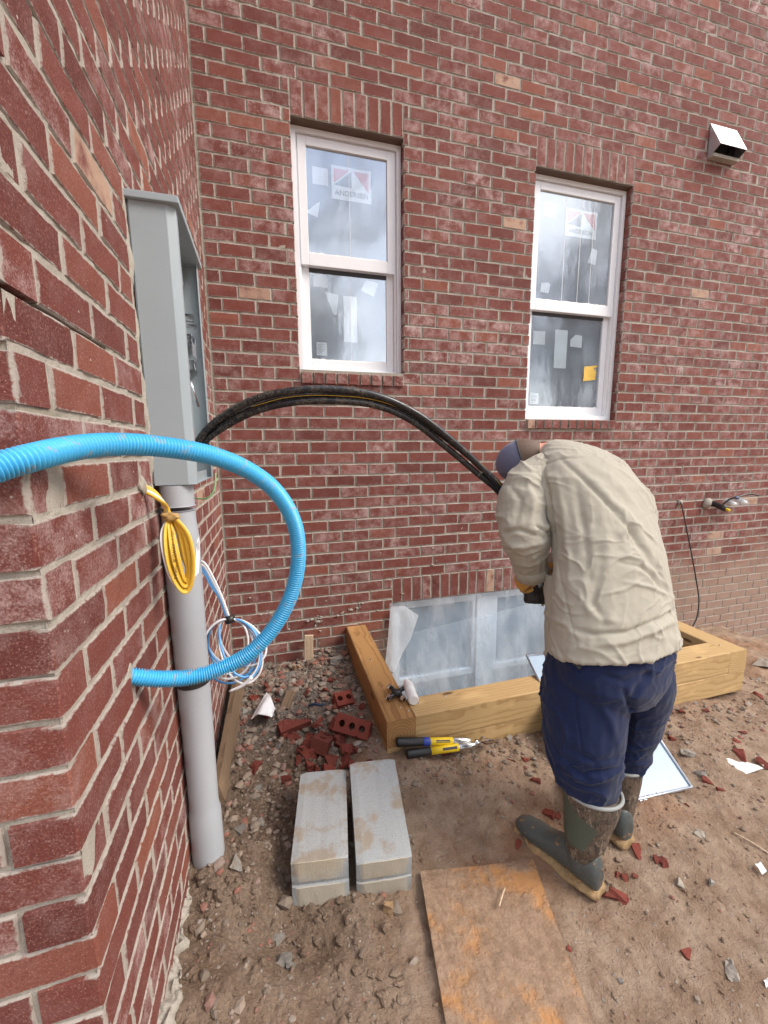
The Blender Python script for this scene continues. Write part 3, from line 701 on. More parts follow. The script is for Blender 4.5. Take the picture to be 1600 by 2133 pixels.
for i in range(6): sticker(win2, rect(1.862, 1.895 + .02 * ((i * 5) % 3) / 2, 1.962 + i * .011, 1.965 + i * .011), yl - .0012, M['faded_ink'], 'sticker_print')
nx = 8; xs = np.linspace(2.356, 2.482, nx); zs = np.linspace(2.149, 2.267, 6); X, Z = np.meshgrid(xs, zs, indexing='ij'); Yv = .1205 - .005 * fbm(np.stack([X * 25, Z * 25, X * 0], -1), 3, 4)
V, Fc = grid_mesh(np.stack([X + (Z - 2.2) * .07, Yv, Z + (X - 2.4) * .12], -1)); mesh_np('paper_note', V, Fc, M['sticker_yellow'], win2, True)
for x in (2.07, 2.215, 2.33): sticker(win2, rect(x, x + .0025, 2.74, 3.5), .0878, M['label'], 'film_seam')
# basement window
mb = MB(); bx0, bx1 = W3[0], W3[1]; mxa = float(on_y(993, 1300, .07)[0]); mxb = float(on_y(1030, 1300, .07)[0]); rz = float(on_y(900, 1412, .07)[2])
bars(mb, bx0, bx1, -.85, .412, .07, .15, .05, .05, .05, .045); mb.span((mxa, .068, -.8), (mxb, .15, .366)); win3 = mb.build('basement_window', M['vinyl'], house, bevel=.003)
for a, b in ((bx0 + .05, mxa), (mxb, bx1 - .05)): bars(MB(), a + .002, b - .002, rz - .03, .365, .085, .125, .03, .03, .05, .035).build('sash', M['vinyl'], win3, bevel=.002); pane_mesh(a + .028, b - .028, rz, .335, .11).build('pane', M['pane_dark'], win3); pane_mesh(a + .002, b - .002, -.8, rz - .031, .112).build('pane', M['pane_dark'], win3)

# ------------------------------------------------------------------ ground
GP = np.array([(-.5, -2.3, .17), (-.5, -1.9, .19), (-.5, -1.5, .21), (-.43, -1.56, .19), (-.47, -1.42, .19), (-.5, -1., .12), (-.5, -.3, .09), (-.2, 0, .07), (.2, 0, .13), (.2, -.5, .11), (.25, -.95, .12), (-.1, -.9, .06), (-.1, -.5, .09), (0, -1.25, .0), (-.2, -1.65, -.005), (-.3, -1.3, .04), (.2, -1.8, -.005), (.34, -1.17, .12), (.58, -1.2, .075), (.83, -1.2, .045), (1.16, -1.2, .03), (.5, -1.5, .0), (.8, -1.8, 0), (1.2, -1.65, 0), (1.7, -1.55, -.03), (2.1, -1.2, .0), (2.75, -1.15, -.045), (3.2, -.7, -.15), (2.9, -.1, -.1), (3.8, -.05, -.2), (4.7, -.05, -.42), (1., -2.3, 0), (.2, -2.3, .01), (.5, -2.05, 0), (2.2, -1.9, -.06), (3, -2, -.12), (5, -2, -.4), (0, -3, .02), (2, -3, -.05), (-.4, -3, .1), (4, -4, -.3), (0, -6, 0), (8, -1, -.6), (8, -8, -.7), (-6, -8, .1), (-3, -3, .2)])


def gz(x, y):
    x = np.asarray(x, float); y = np.asarray(y, float); num = 0; den = 0
    for a, b, c in GP:
        w = 1 / (((x - a) ** 2 + (y - b) ** 2) + .012) ** 1.6; num = num + w * c; den = den + w
    return num / den


def rough_at(x, y): return .25 + .9 * smooth01(-x, -.28, .05) * smooth01(y, -2.4, -1.3) + .5 * smooth01(y, -1.45, -1.1) * smooth01(x, .3, .6)


def ground_z(x, y):
    x = np.asarray(x, float); y = np.asarray(y, float); r = rough_at(x, y)
    q = np.stack([x, y, x * 0 + .5], -1)
    return gz(x, y) + .011 * fbm(q * 3.1, 3, 21) * (.7 + r) + (.38 + r) * (.012 * fbm(q * 13, 3, 31) + .009 * np.maximum(0, vnoise(q * 38, 41)) ** 1.5 + .003 * vnoise(q * 60, 43)) + .0022 * vnoise(q * 95, 51)


gx = np.unique(np.concatenate([-np.geomspace(.62, 60, 24), np.arange(-.62, 1.9, .0088), np.arange(1.9, 5., .022), np.geomspace(5., 60, 26)])); gy = np.unique(np.concatenate([-np.geomspace(2.6, 70, 26), np.arange(-2.6, .05, .0088)]))
GX, GY = np.meshgrid(gx, gy, indexing='ij'); GZ = ground_z(GX, GY)
well = (GX > .335) & (GX < 2.64) & (GY > -1.035); GZ = np.where(well, -.95 + .03 * vnoise(np.stack([GX * 9, GY * 9, GX * 0], -1), 3), GZ)
V, Fc = grid_mesh(np.stack([GX, GY, GZ], -1)); cc = V[Fc].mean(1); Fc = Fc[~((cc[:, 0] < XC - .08) & (cc[:, 1] > YO + .1))]
ground = mesh_np('ground', V, Fc, M['dirt'], None, True); ground['kind'] = 'structure'
MB().add([(.34, -1.03, -1), (2.635, -1.03, -1), (2.635, -1.03, .1), (.34, -1.03, .1), (.34, .05, -1), (.34, .05, .1), (2.635, .05, -1), (2.635, .05, .1)], [(0, 1, 2, 3), (0, 3, 5, 4), (1, 6, 7, 2)]).build('well_side', M['old_wood'], None)['kind'] = 'structure'

# ------------------------------------------------------------------ meter cabinet, conduit, cables
bx = thing('meter_cabinet', 'tall open grey steel electrical cabinet with a hood, fixed to the brick side wall', 'electrical cabinet', (XC, -1.35, 1.49))
Y0, Y1, Z0, Z1, XF, XB = -1.53, -1.17, 1.49, 2.236, -.43, -.541
mb = MB(); t = .0025
mb.span((XB, Y0, Z0), (-.452, Y0 + t, Z1)); mb.hexa([(-.452, Y0, Z0), (-.452, Y0 + t, Z0), (XF - .002, Y0 + .012, Z0), (XF, Y0 + .010, Z0), (-.452, Y0, Z1), (-.452, Y0 + t, Z1), (XF - .002, Y0 + .012, Z1), (XF, Y0 + .010, Z1)])
mb.span((XF - t, Y0 + .0105, Z0), (XF, Y0 + .03, Z1)); mb.span((XB, Y1 - t, Z0), (XF, Y1, Z1)); mb.span((XF - t, Y1 - .028, Z0), (XF - .0002, Y1 - t, Z1)); mb.span((XB, Y0 + t, Z0), (XF - t, Y1 - t, Z0 + t)); mb.span((XB, Y0 + t, Z1 - t), (XF - t, Y1 - t, Z1)); mb.span((XF - .02, Y0 + .03, Z0 + t), (XF - .017, Y1 - .028, Z0 + .03))
mb.build('enclosure', M['grey_box'], bx, bevel=.0008)
MB().span((XB - .004, Y0 + .004, Z0 + .004), (XB, Y1 - .004, Z1 - .004)).build('back_panel', M['grey_inner'], bx)
cm_ = np.linspace(Z0 - .02, Z1 + .05, 120); P = np.zeros((120, 7, 3))
for i, z in enumerate(cm_):
    for j in range(7): a_ = math.pi * j / 6; w_ = .010 + .006 * fbm([z * 14, 2.2, 0], 4, 6); P[i, j] = (XC - .004 + .012 * math.sin(a_) * (.7 + .5 * fbm([z * 22, j * .3, 1], 3, 8)), Y0 - .006 - w_ * math.cos(a_), z)
Vq, Fq = grid_mesh(P); mesh_np('mortar_seal', Vq - base_of(bx), Fq, M['mortar'], bx, True)
hd = MB(); hd.hexa([(XC - .003, Y0 - .012, Z1 + .001), (XF + .012, Y0 - .012, Z1 + .001), (XF + .012, Y1 + .012, Z1 - .012), (XC - .003, Y1 + .012, Z1 - .012), (XC - .003, Y0 - .012, Z1 + .019), (XF + .012, Y0 - .012, Z1 + .019), (XF + .012, Y1 + .012, Z1 + .006), (XC - .003, Y1 + .012, Z1 + .006)]); hd.build('hood', M['grey_box'], bx, bevel=.002)
hl = MB(); hl.span((XF - .05, Y0 + .032, Z1 - .085), (XF - .046, Y1 - .03, Z1 - .003)).build('upper_baffle', M['grey_inner'], bx)
px_ = lambda x, y, X=-.512: on_x(x, y, X)
a = px_(377, 573); b = px_(411, 628); MB().span((-.5135, a[1], b[2]), (-.5125, b[1], a[2])).build('wiring_label', M['paper'], bx)
for i in range(9): z = a[2] - (a[2] - b[2]) * (.12 + i * .09); MB().span((-.5125, a[1] + .02, z), (-.512, b[1] - .012 - .02 * (i % 3), z + (.012 if 4 < i < 7 else .004))).build('label_print', M['faded_ink'], bx)
MB().span((-.5395, Y0 + .05, Z0 + .03), (-.5138, Y1 - .025, Z1 - .05)).build('mounting_pan', M['grey_inner'], bx, bevel=.001)
for x, y, r in ((388, 662, .014), (397, 682, .014)):
    p = px_(x, y, -.47); MB().tube([p + (-.03, 0, 0), p, p + (.022, 0, 0)], [r * .7, r, r], 14).build('lug', M['zinc'], bx, 'auto'); MB().box(p + (-.02, 0, -.012), (.03, .022, .03)).build('lug_block', M['chrome'], bx, bevel=.002)
for x, y in ((396, 712), (402, 765)):
    p = px_(x, y, -.468); m1 = MB(); m1.span(p + (-.03, -.035, .012), p + (.012, .035, .018)); m1.span(p + (-.03, -.035, -.016), p + (.014, .03, -.010)); m1.span(p + (-.03, -.008, -.010), p + (.008, .002, .012)); m1.span(p + (-.03, .02, -.010), p + (.004, .028, .012)); m1.build('jaw', M['chrome'], bx, bevel=.001)
    MB().span(p + (-.04, -.04, -.02), p + (-.031, .045, .022)).build('jaw_base', M['black'], bx)
p = px_(407, 725, -.45); MB().plate([p + (0, -.07, -.04), p + (0, .0, -.04), p + (0, .012, .03), p + (0, .006, .03), p + (0, -.004, .006), p + (0, -.07, .0)], (1, 0, 0), .002).build('barrier', M['galv'], bx)
p = px_(423, 760, -.442); MB().plate([p + (0, -.03, .02), p + (0, .018, .02), p + (0, .03, -.045), p + (0, .018, -.045), p + (0, .008, -.012), p + (0, -.03, 0)], (1, 0, 0), .002).build('latch_tab', M['galv'], bx)
a = px_(397, 779, -.5); b = px_(420, 790, -.5); MB().span((-.501, a[1] - .02, b[2] - .006), (-.5, b[1], a[2] + .003)).build('warning_label', M['paper'], bx)
for i, w in enumerate(('PULL DOWN', 'PASS OFF')): text_obj(w, .011, M['ink'], bx, (-.4996, (a[1] + b[1]) / 2 - .004, (a[2] + b[2]) / 2 + .006 - i * .012), (0, 1, 0), (0, 0, 1))
MB().tube([px_(394, 782, -.47), px_(402, 812, -.455), px_(413, 846, -.45)], .0045, 10).build('lever', M['chrome'], bx, True)
MB().box(px_(399, 822, -.49), (.02, .012, .03)).build('lever_bracket', M['chrome'], bx, bevel=.002)
MB().tube(catmull([px_(398, 872, -.47), px_(402, 895, -.465), px_(404, 925, -.46), px_(406, 960, -.47)]), .004, 8).build('red_lead', M['red_wire'], bx, True)

cx, cy = -.494, -1.487
pr_ = [(1.488, .0465), (1.425, .0465), (1.424, .0500), (1.412, .0510), (1.411, .0475), (1.375, .0475), (1.345, .0505), (1.325, .0520), (.9, .0495), (.40, .0460), (.385, .0475), (.365, .0515), (.19, .0525), (.185, .048), (-.1, .048)]
cd = thing('conduit_pipe', 'thick grey PVC conduit running from the cabinet down into the dirt', 'conduit', (cx, cy, .1))
MB().loft([((cx, cy, z), (r, 0, 0), (0, r, 0)) for z, r in pr_[3:]], 40).build('pipe', M['pvc'], cd, 'auto'); MB().loft([((cx, cy, z), (r, 0, 0), (0, r, 0)) for z, r in pr_[:3]], 40).build('adapter', M['pvc'], cd, 'auto')
ztape = float(on_y(405, 1428, -1.535)[2]); MB().loft([((cx, cy, ztape + dz), (r, 0, 0), (0, r, 0)) for dz, r in ((-.014, .0485), (-.013, .0508), (.013, .0508), (.014, .0485))], 40).build('black_band', M['black'], cd, 'auto')
mb = MB(); vs = []
for j in range(13):
    for i in range(7): ph = math.radians(-52 + i * 4.2 + j * 2.6); z = 1.205 + j * .0095; vs.append((cx + .0520 * math.cos(ph), cy + .0520 * math.sin(ph), z + i * .002))
mb.add(vs, [(j * 7 + i, j * 7 + i + 1, (j + 1) * 7 + i + 1, (j + 1) * 7 + i) for j in range(12) for i in range(6)]); mb.build('sticker', M['label'], cd, True)
mb = MB()
for k in range(5):
    vs = []
    for i in range(5): ph = math.radians(-33 + 4.2 + i * 3.5 + (1.28 - 1.205) / .0095 * .3); vs += [(cx + .0525 * math.cos(ph), cy + .0525 * math.sin(ph), 1.283 + k * .005 + (.0024 if h else 0) + i * .002) for h in (0, 1)]
    mb.add(vs, [(2 * i, 2 * i + 2, 2 * i + 3, 2 * i + 1) for i in range(4)])
mb.build('barcode', M['ink'], cd)

bp = [(225, 1400, .93), (250, 1405, .925), (275, 1409, .93), (330, 1414, .96), (395, 1411, 1.0), (455, 1394, 1.03), (515, 1364, 1.05), (566, 1313, 1.065), (602, 1250, 1.07), (620, 1182, 1.06), (619, 1115, 1.035), (600, 1060, 1.0), (563, 1012, .95), (510, 976, .895), (450, 952, .835), (390, 938, .785), (300, 927, .725), (225, 926, .675), (150, 934, .62), (75, 951, .565), (0, 972, .53), (-80, 1002, .50), (-180, 1052, .48)]
path = catmull([at(*q) for q in bp], 60); seg = np.r_[0, np.cumsum(np.linalg.norm(np.diff(path, axis=0), axis=1))]; pitch = .0060; ss = np.arange(0, seg[-1], pitch / 4); rs = np.stack([np.interp(ss, seg, path[:, i]) for i in range(3)], -1)
rad = np.tile([.0198, .0198, .0156, .0156], len(rs) // 4 + 1)[:len(rs)]
tb = MB().tube(rs, rad, 18).build('corrugated_tube', M['blue_tube'], None, True); tag(tb, 'sky blue corrugated plastic tube looping out of the side wall', 'corrugated tube')


def cable_path(pts): return catmull([at(*q) for q in pts], 10)
cb = thing('cable_bundle', 'bundle of thick muddy black power cables arching from the cabinet to the worker', 'power cable', (XC + .1, -1.3, 1.5))
ups = [(404, 950, 1.47), (414, 918, 1.45), (450, 878, 1.42), (520, 836, 1.40), (600, 815, 1.40), (690, 811, 1.42), (780, 823, 1.46), (860, 857, 1.51), (930, 908, 1.57), (990, 962, 1.63), (1036, 1013, 1.69), (1066, 1075, 1.76), (1084, 1150, 1.80), (1102, 1225, 1.80), (1112, 1250, 1.80)]
MB().tube(cable_path(ups), .0130, 16).build('cable', M['cable'], cb, True)
MB().tube(cable_path([(x + dx, y + dy, d + .02) for (x, y, d), (dx, dy) in zip(ups, [(2, 4), (6, 8), (9, 16), (8, 22), (5, 24), (2, 24), (0, 21), (-5, 18), (-6, 19), (-2, 19), (6, 16), (9, 14), (14, 5), (18, 0), (20, 0)])]), .0125, 16).build('cable', M['cable'], cb, True)
MB().tube(cable_path([(x + dx, y + dy, d + .035) for (x, y, d), (dx, dy) in zip(ups, [(-2, 2), (1, 4), (3, 9), (5, 14), (4, 14), (3, 11), (2, 9), (2, 10), (4, 9), (9, 8), (12, 5), (18, 2), (24, 4), (32, 0), (34, 0)])]), .0115, 16).build('cable', M['cable'], cb, True)
MB().tube(cable_path([(x + dx, y + dy, d + .012) for (x, y, d), (dx, dy) in zip(ups[3:11], [(4, 11), (3, 12), (3, 13), (4, 11), (5, 8), (8, 4), (10, 1), (10, 0)])]), .0013, 8).build('stripe', M['yellow_cable'], cb, True)

yc = thing('yellow_cable_coil', 'coil of flat yellow electrical cable tied up against the grey conduit', 'cable coil', at(350, 1080, 1.12))
for i in range(4):
    st = [(284 + i * 2, 1012 + i * 3, 1.075), (305, 1014 + 4 * i, 1.07), (328 + i * 3, 1030 + 5 * i, 1.09), (343 + 2 * i, 1058, 1.12), (349 + 2 * i, 1082, 1.13)]
    MB().tube(catmull([at(*q) for q in st], 8), .0050, 10, flat=.62).build('lead', M['white_wire' if i == 2 else 'yellow_cable'], yc, True)
for i in range(8):
    dd = 1.100 + .005 * (i % 3) + .002 * i; lp = [(353, 1078, dd + .012), (345 + 2.2 * i, 1103, dd), (346 + 3.5 * i, 1150, dd - .012), (357 + 3.0 * i, 1196 - 2 * i, dd - .008), (376 + 1.2 * i, 1229 - 3.4 * i, dd), (391 - .2 * i, 1231 - 4.2 * i, dd + .012), (401 - 1.6 * i, 1205 - 3.4 * i, dd + .014), (402 - 3.0 * i, 1156, dd + .012), (391 - 2.7 * i, 1112, dd + .012), (366 - .8 * i, 1080, dd + .012)]
    MB().tube(catmull([at(*q) for q in lp], 10), .0060, 10, flat=.55).build('loop', M['yellow_cable'], yc, True)
MB().tube(catmull([at(350, 1080, 1.115), at(337, 1112, 1.10), at(341, 1155, 1.09), at(354, 1200, 1.095), at(372, 1226, 1.10)], 10), .0050, 10, flat=.6).build('white_strand', M['white_wire'], yc, True)
v, f = blob(at(356, 1076, 1.11), .017, (1.35, .8, .75), 3, 3); MB().add(v, f).build('tape_tie', M['tan_tape'], yc, True)
up_ = at(360, 1110, 1.085) - at(369, 1222, 1.085); q0 = at(362.5, 1160, 1.083); fw = RC[2]; xd = -np.array(up_) / np.linalg.norm(up_)
for txt, k in (('110V', -.058), ('BLOWER', -.010), ('2 NMC', .042)): text_obj(txt, .0125, M['ink'], yc, q0 - np.array(xd) * 0 + np.array(xd) * k, -xd, np.cross(-xd, fw) * -1)

wc = thing('wire_coil', 'hanging coil of blue and white wires tied with black tape behind the conduit', 'wire coil', at(480, 1285, 1.5))
for i in range(4):
    st = [(405, 1170 + 3 * i, 1.5), (425, 1172 + 7 * i, 1.5), (445 - 2 * i, 1205 + 5 * i, 1.5), (463 - 2 * i, 1245, 1.5), (478 - 2 * i, 1287, 1.5)]
    MB().tube(catmull([at(*q) for q in st], 8), .0042, 8).build('lead', M['white_wire' if i in (0, 1) else 'blue_wire'], wc, True)
for i in range(9):
    cxp = 466 + 6.5 * i + 5 * math.sin(i * 2.3); rx = 58 - 3.5 * abs(i - 3) + 6 * math.sin(i * 1.7); ry = 58 + 10 * math.sin(i * 1.3); d0 = 1.48 + .012 * ((i * 5) % 7); tx = 478; lp = []
    for k in range(15): a_ = 2 * math.pi * k / 14; lp.append((cxp + rx * math.sin(a_) + (tx - cxp) * (.5 + .5 * math.cos(a_)) ** 2, 1288 + ry * (1 - math.cos(a_)), d0 + .03 * math.sin(a_ + i)))
    MB().tube(catmull([at(*q) for q in lp], 5), .0042, 8).build('loop', M['blue_wire' if i % 2 else 'white_wire'], wc, True)
for i, m_ in enumerate(('blue_wire', 'white_wire')):
    st = [(480, 1288, 1.49), (515, 1305, 1.48), (540, 1345, 1.47), (541 - 3 * i, 1385, 1.46), (525 - 3 * i, 1412, 1.45), (508 - 2 * i, 1426, 1.45)]; MB().tube(catmull([at(*q) for q in st], 8), .0045, 8).build('tail', M[m_], wc, True)
MB().tube(catmull([at(525, 1410, 1.447), at(505, 1428, 1.445), at(478, 1440, 1.445)], 6), np.linspace(.0075, .004, 13), 10).build('stripped_jacket', M['white_wire'], wc, True)
MB().tube([at(477, 1283, 1.49), at(481, 1297, 1.49)], .019, 14).build('tape_tie', M['black'], wc, True)
gw = MB().tube(catmull([at(449, 985, 1.56), at(449, 1005, 1.555), at(444, 1025, 1.55), at(432, 1037, 1.55), at(414, 1039, 1.56), at(396, 1034, 1.58)], 8), .0028, 8).build('green_wire', M['green_wire'], None, True); tag(gw, 'thin green ground wire drooping below the meter cabinet', 'wire')

# ------------------------------------------------------------------ things on the back wall
vh = thing('vent_hood', 'galvanised metal vent hood with open underside high on the brick wall', 'vent hood', (3.45, 0, 3.9))
zt, zb, xa, xb = 4.15, 3.895, 3.315, 3.60; fl = on_x(1502, 297, xa); yf, zf = float(fl[1]), float(fl[2]); mb = MB(); T = .003
mb.hexa([(xa, -.003, zt), (xb, -.003, zt), (xb, yf, zf), (xa, yf, zf), (xa, -.003, zt - T), (xb, -.003, zt - T), (xb, yf + T, zf - T), (xa, yf + T, zf - T)])
for x in (xa, xb - T): mb.plate([(x, -.003, zt - T), (x, -.003, zb), (x, -.012, zb), (x, yf + T, zf - T)], (1, 0, 0), T)
mb.build('hood', M['galv'], vh, bevel=.001)
MB().span((xa + T, -.005, zb), (xb - T, -.002, zt - .02)).build('back_plate', M['dark_in'], vh); MB().span((xa + .003, -.05, zb - .004), (xb - .003, -.004, zb + .02)).build('bottom_flange', M['mortar'], vh)
MB().loft([(((xa + xb) / 2, y, (zb + zt) / 2 - .02), (r, 0, 0), (0, 0, r)) for y, r in ((-.006, .075), (-.02, .075), (-.02, .07), (-.007, .07))], 24, False).build('duct_collar', M['dark_in'], vh, 'auto')
ww = thing('hanging_wire', 'thin dark wire hanging in a long curve from the brick wall', 'wire', (3.418, 0, 1.09))
wp = [on_y(1416, 1044, .01), on_y(1420, 1052, -.03), on_y(1428, 1090, -.05), on_y(1440, 1150, -.06), on_y(1450, 1205, -.06), on_y(1456, 1250, -.07), on_y(1452, 1285, -.08), on_y(1443, 1305, -.09)]
MB().tube(catmull(wp, 8), .006, 8).build('strand', M['wire_black'], ww, True); v, f = blob(on_y(1417, 1046, -.005), .03, (1, .5, .9), 4, 2); MB().add(v, f).build('sealant', M['mortar'], ww, True)
ps = thing('pipe_stub', 'insulated pipe stubs with plastic wrap sticking out of the brick wall', 'pipe stub', (3.8, 0, 1.05))
MB().tube(catmull([on_y(1474, 1048, .01), on_y(1488, 1050, -.05), on_y(1512, 1060, -.16)], 5), .026, 14).build('insulated_pipe', M['black'], ps, True); MB().tube([on_y(1512, 1060, -.155), on_y(1519, 1063, -.2)], [.012, .012], 10).build('copper_end', M['yellow_paint'], ps, True)
v, f = blob(on_y(1473, 1049, -.01), .05, (1, .6, 1), 2, 2); MB().add(v, f).build('sealant', M['mortar'], ps, True)
for x, y, d_ in ((1530, 1050, -.1), (1552, 1047, -.1)):
    p0 = on_y(x - 16, y - 6, -.03); p1 = on_y(x, y, d_ - .07); MB().tube(catmull([p0, (p0 + p1) / 2, p1], 4), .034, 16, caps=False).build('plastic_sleeve', M['shrink'], ps, True); MB().tube([p0, p1], .02, 12).build('white_pipe', M['white_plastic'], ps, True)
MB().tube(catmull([on_y(1500, 1056, -.08), on_y(1520, 1040, -.12), on_y(1538, 1035, -.15), on_y(1560, 1029, -.15), on_y(1581, 1032, -.16)], 6), .008, 8).build('black_wire', M['black'], ps, True); v, f = blob(on_y(1535, 1037, -.15), .022, (1.4, .8, .8), 8, 2); MB().add(v, f).build('blue_tape', M['blue_bit'], ps, True)

# ------------------------------------------------------------------ timber curb round the window well
tc = thing('timber_curb', 'square curb of heavy treated timbers around the basement window well', 'timber frame', (.26, -1.1, 0))


def timber(p0, p1, mat, w=.147, h=.146):
    p0 = np.asarray(p0, float); p1 = np.asarray(p1, float); d = p1 - p0; L = np.linalg.norm(d); n = 24; mb = MB(); vs = []
    for i in range(n + 1):
        x = -L / 2 + L * i / n
        for sy, sz in ((-1, -1), (1, -1), (1, 1), (-1, 1)):
            for e in ((0, 1), (1, 0)) if sy * sz > 0 else ((1, 0), (0, 1)):
                c_ = .005; y = sy * (w / 2 - c_ * e[0]); z = sz * (h / 2 - c_ * e[1]); vs.append((x, y + .0012 * vnoise([x * 9, sy * 3, sz], 3), z + .0012 * vnoise([x * 9, sy * 3, sz + 9], 5)))
    m = 8; mb.add(vs, [(i * m + k, i * m + (k + 1) % m, (i + 1) * m + (k + 1) % m, (i + 1) * m + k) for i in range(n) for k in range(m)] + [tuple(range(m))[::-1], tuple(n * m + k for k in range(m))])
    o = mb.build('timber', mat, tc, world=False); o.location = (p0 + p1) / 2 - base_of(tc); o.rotation_euler = (0, 0, math.atan2(d[1], d[0])); return o


zt1, zt2 = .207, .060
timber((.3375, -1.112, zt1), (.3375, -.004, zt1), M['timber']); timber((.4125, -1.036, zt1), (2.566, -1.018, zt1), M['timber_new']); timber((2.641, -1.092, zt1), (2.641, -.004, zt1), M['timber_new'])
timber((.3375, -.96, zt2), (.3375, -.006, zt2), M['timber']); timber((.266, -1.034, zt2), (2.712, -1.016, zt2), M['timber_new']); timber((2.639, -.94, zt2), (2.639, -.006, zt2), M['timber_new'])
mb = MB()
for x, y in ((.31, -.93), (.36, -1.02), (.46, -1.02), (.62, -1.0), (.33, -.52), (.39, -1.06), (2.6, -1.0)): mb.loft([((x, y, .2785), (.006, 0, 0), (0, .006, 0)), ((x, y, .2822), (.006, 0, 0), (0, .006, 0)), ((x, y, .2830), (.0035, 0, 0), (0, .0035, 0))], 10)
mb.build('screw_heads', M['zinc'], tc, True)['kind'] = 'stuff'

pst = thing('plastic_sheet', 'cloudy clear plastic sheet hung over the basement window', 'plastic sheet', (1.4, -.02, .4))
xs = np.linspace(.600, 2.245, 90); zs = np.linspace(-.9, .43, 60); X, Z = np.meshgrid(xs, zs, indexing='ij'); dn = smooth01(Z, .42, -.6)
Yv = -.014 - .10 * dn - .012 * dn * fbm(np.stack([X * 5, Z * 1.5, X * 0], -1), 4, 12) - .02 * smooth01(X, .8, .6) * dn; V, Fc = grid_mesh(np.stack([X - .03 * dn * smooth01(X, 1., .6), Yv, Z], -1)); mesh_np('sheet', V - base_of(pst), Fc, M['film'], pst, True)
fp = [on_y(*q) for q in ((814, 1264, -.03), (842, 1262, -.034), (872, 1282, -.04), (856, 1330, -.05), (838, 1362, -.06), (822, 1400, -.085), (801, 1397, -.085), (808, 1330, -.06))]; mb = MB(); c0 = np.mean(fp, 0) + (0, -.012, 0); mb.add([c0] + fp, [(0, i + 1, (i + 1) % 8 + 1) for i in range(8)]); mb.build('folded_flap', M['film_thick'], pst, True, fixn=False)
zc0, zc1 = on_y(866, 1317, -.05)[2], on_y(1080, 1262, -.05)[2]; xs = np.linspace(.72, 2.2, 60); tz = np.linspace(0, 1, 30); X, Tt = np.meshgrid(xs, tz, indexing='ij'); zt_ = zc0 + (zc1 - zc0) * (X - .8) / 1.1; Z = zt_ * (1 - Tt) - .88 * Tt
dn = smooth01(Z, .42, -.6); Yv = -.026 - .10 * dn - .02 * dn * fbm(np.stack([X * 6, Z * 2, X * 0 + 4], -1), 4, 15); V, Fc = grid_mesh(np.stack([X, Yv, Z], -1)); mesh_np('second_layer', V - base_of(pst), Fc, M['film'], pst, True)

# ------------------------------------------------------------------ things on the curb and the ground
q = on_z(850, 1437, .28); q2 = on_z(862, 1470, .28); q[2] = q2[2] = .282 + .028; dq = (q2 - q) / np.linalg.norm(q2 - q)
bt = thing('white_spray_bottle', 'small white cylindrical can lying on the timber curb corner', 'can', (q + q2) / 2 - (0, 0, .02))
pts = [q - dq * .004, q, q + dq * .01, q2 - dq * .002, q2 + dq * .004, q2 + dq * .004, q2 + dq * .001]; MB().tube(np.array([q - dq * .035, q - dq * .012, q - dq * .01, q, q2 - dq * .003, q2]), [.016, .0165, .024, .0275, .0275, .0255], 24).build('can_body', M['white_plastic'], bt, 'auto'); MB().tube(np.array([q2 - dq * .001, q2 + dq * .003, q2 + dq * .0032, q2 + dq * .0005]), [.0245, .0238, .0195, .019], 24).build('can_base', M['white_plastic'], bt, 'auto')
md = (q + q2) / 2; MB().tube(np.array([md - dq * .018, md + dq * .012]), .0277, 24, caps=False).build('can_label', M['label'], bt, True)
fi = thing('cable_connector', 'black taped cable connector with four bright steel nuts on the timber curb', 'connector', on_z(826, 1444, .283)); cN = on_z(827, 1442, .309)
v, f = blob(cN, .021, (1.3, 1.2, .9), 3, 2); MB().add(v, f).build('body', M['black'], fi, True)
for x, y in ((813, 1452), (838, 1453), (814, 1432), (842, 1433)):
    e = on_z(x, y, .302); dd = (e - cN) / np.linalg.norm(e - cN); MB().tube([cN + dd * .012, e - dd * .004, e + dd * .008], [.011, .012, .012], 12).build('arm', M['black'], fi, True); MB().tube([e - dd * .002, e, e + dd * .014, e + dd * .016], [.013, .0165, .0165, .012], 6).build('nut', M['chrome'], fi); MB().tube([e + dd * .0155, e + dd * .0172], [.009, .009], 12).build('nut_hole', M['black'], fi)

ct = thing('cable_cutter', 'long handled cable cutter with yellow shafts and black grips lying by the timber curb', 'cable cutter', (.6, -1.17, .05))


def bar_on(x0, y0, x1, y1, z0, z1): return on_z(x0, y0, z0), on_z(x1, y1, z1)
for (a0, b0), strap in (((on_y(827, 1546, -1.138), on_y(978, 1543, -1.165)), True), ((on_y(848, 1571, -1.165), on_y(988, 1552, -1.19)), False)):
    dv = (b0 - a0) / np.linalg.norm(b0 - a0); L = np.linalg.norm(b0 - a0); P_ = lambda k: a0 + dv * L * k
    MB().tube([P_(-.012), P_(0), P_(.01), P_(.30), P_(.34), P_(.345)], [.014, .0200, .0215, .0205, .0198, .0180], 20).build('grip', M['black'], ct, 'auto')
    if strap: MB().tube([P_(.345), P_(.352), P_(.435), P_(.44)], [.0190, .0203, .0203, .0190], 20).build('collar', M['blue_strap'], ct, 'auto')
    MB().tube([P_(.335), P_(.77)], .0178, 20).build('shaft', M['yellow_paint'], ct, True); MB().tube([P_(.755), P_(.765), P_(.93), P_(.965), P_(1.)], [.0180, .0190, .0190, .0168, .013], 20).build('ferrule', M['zinc'], ct, 'auto')
    cr = np.cross(dv, (0, 0, 1)); up2 = np.cross(cr, dv); o_ = P_(.63) - ray(900, 1550) / np.linalg.norm(ray(900, 1550)) * .0180
    MB().box(o_, (.075, .0015, .012), Matrix((Vector(dv), Vector(ray(900, 1550)).normalized(), Vector(dv).cross(Vector(ray(900, 1550)).normalized()))).transposed()).build('shaft_print', M['ink'], ct)
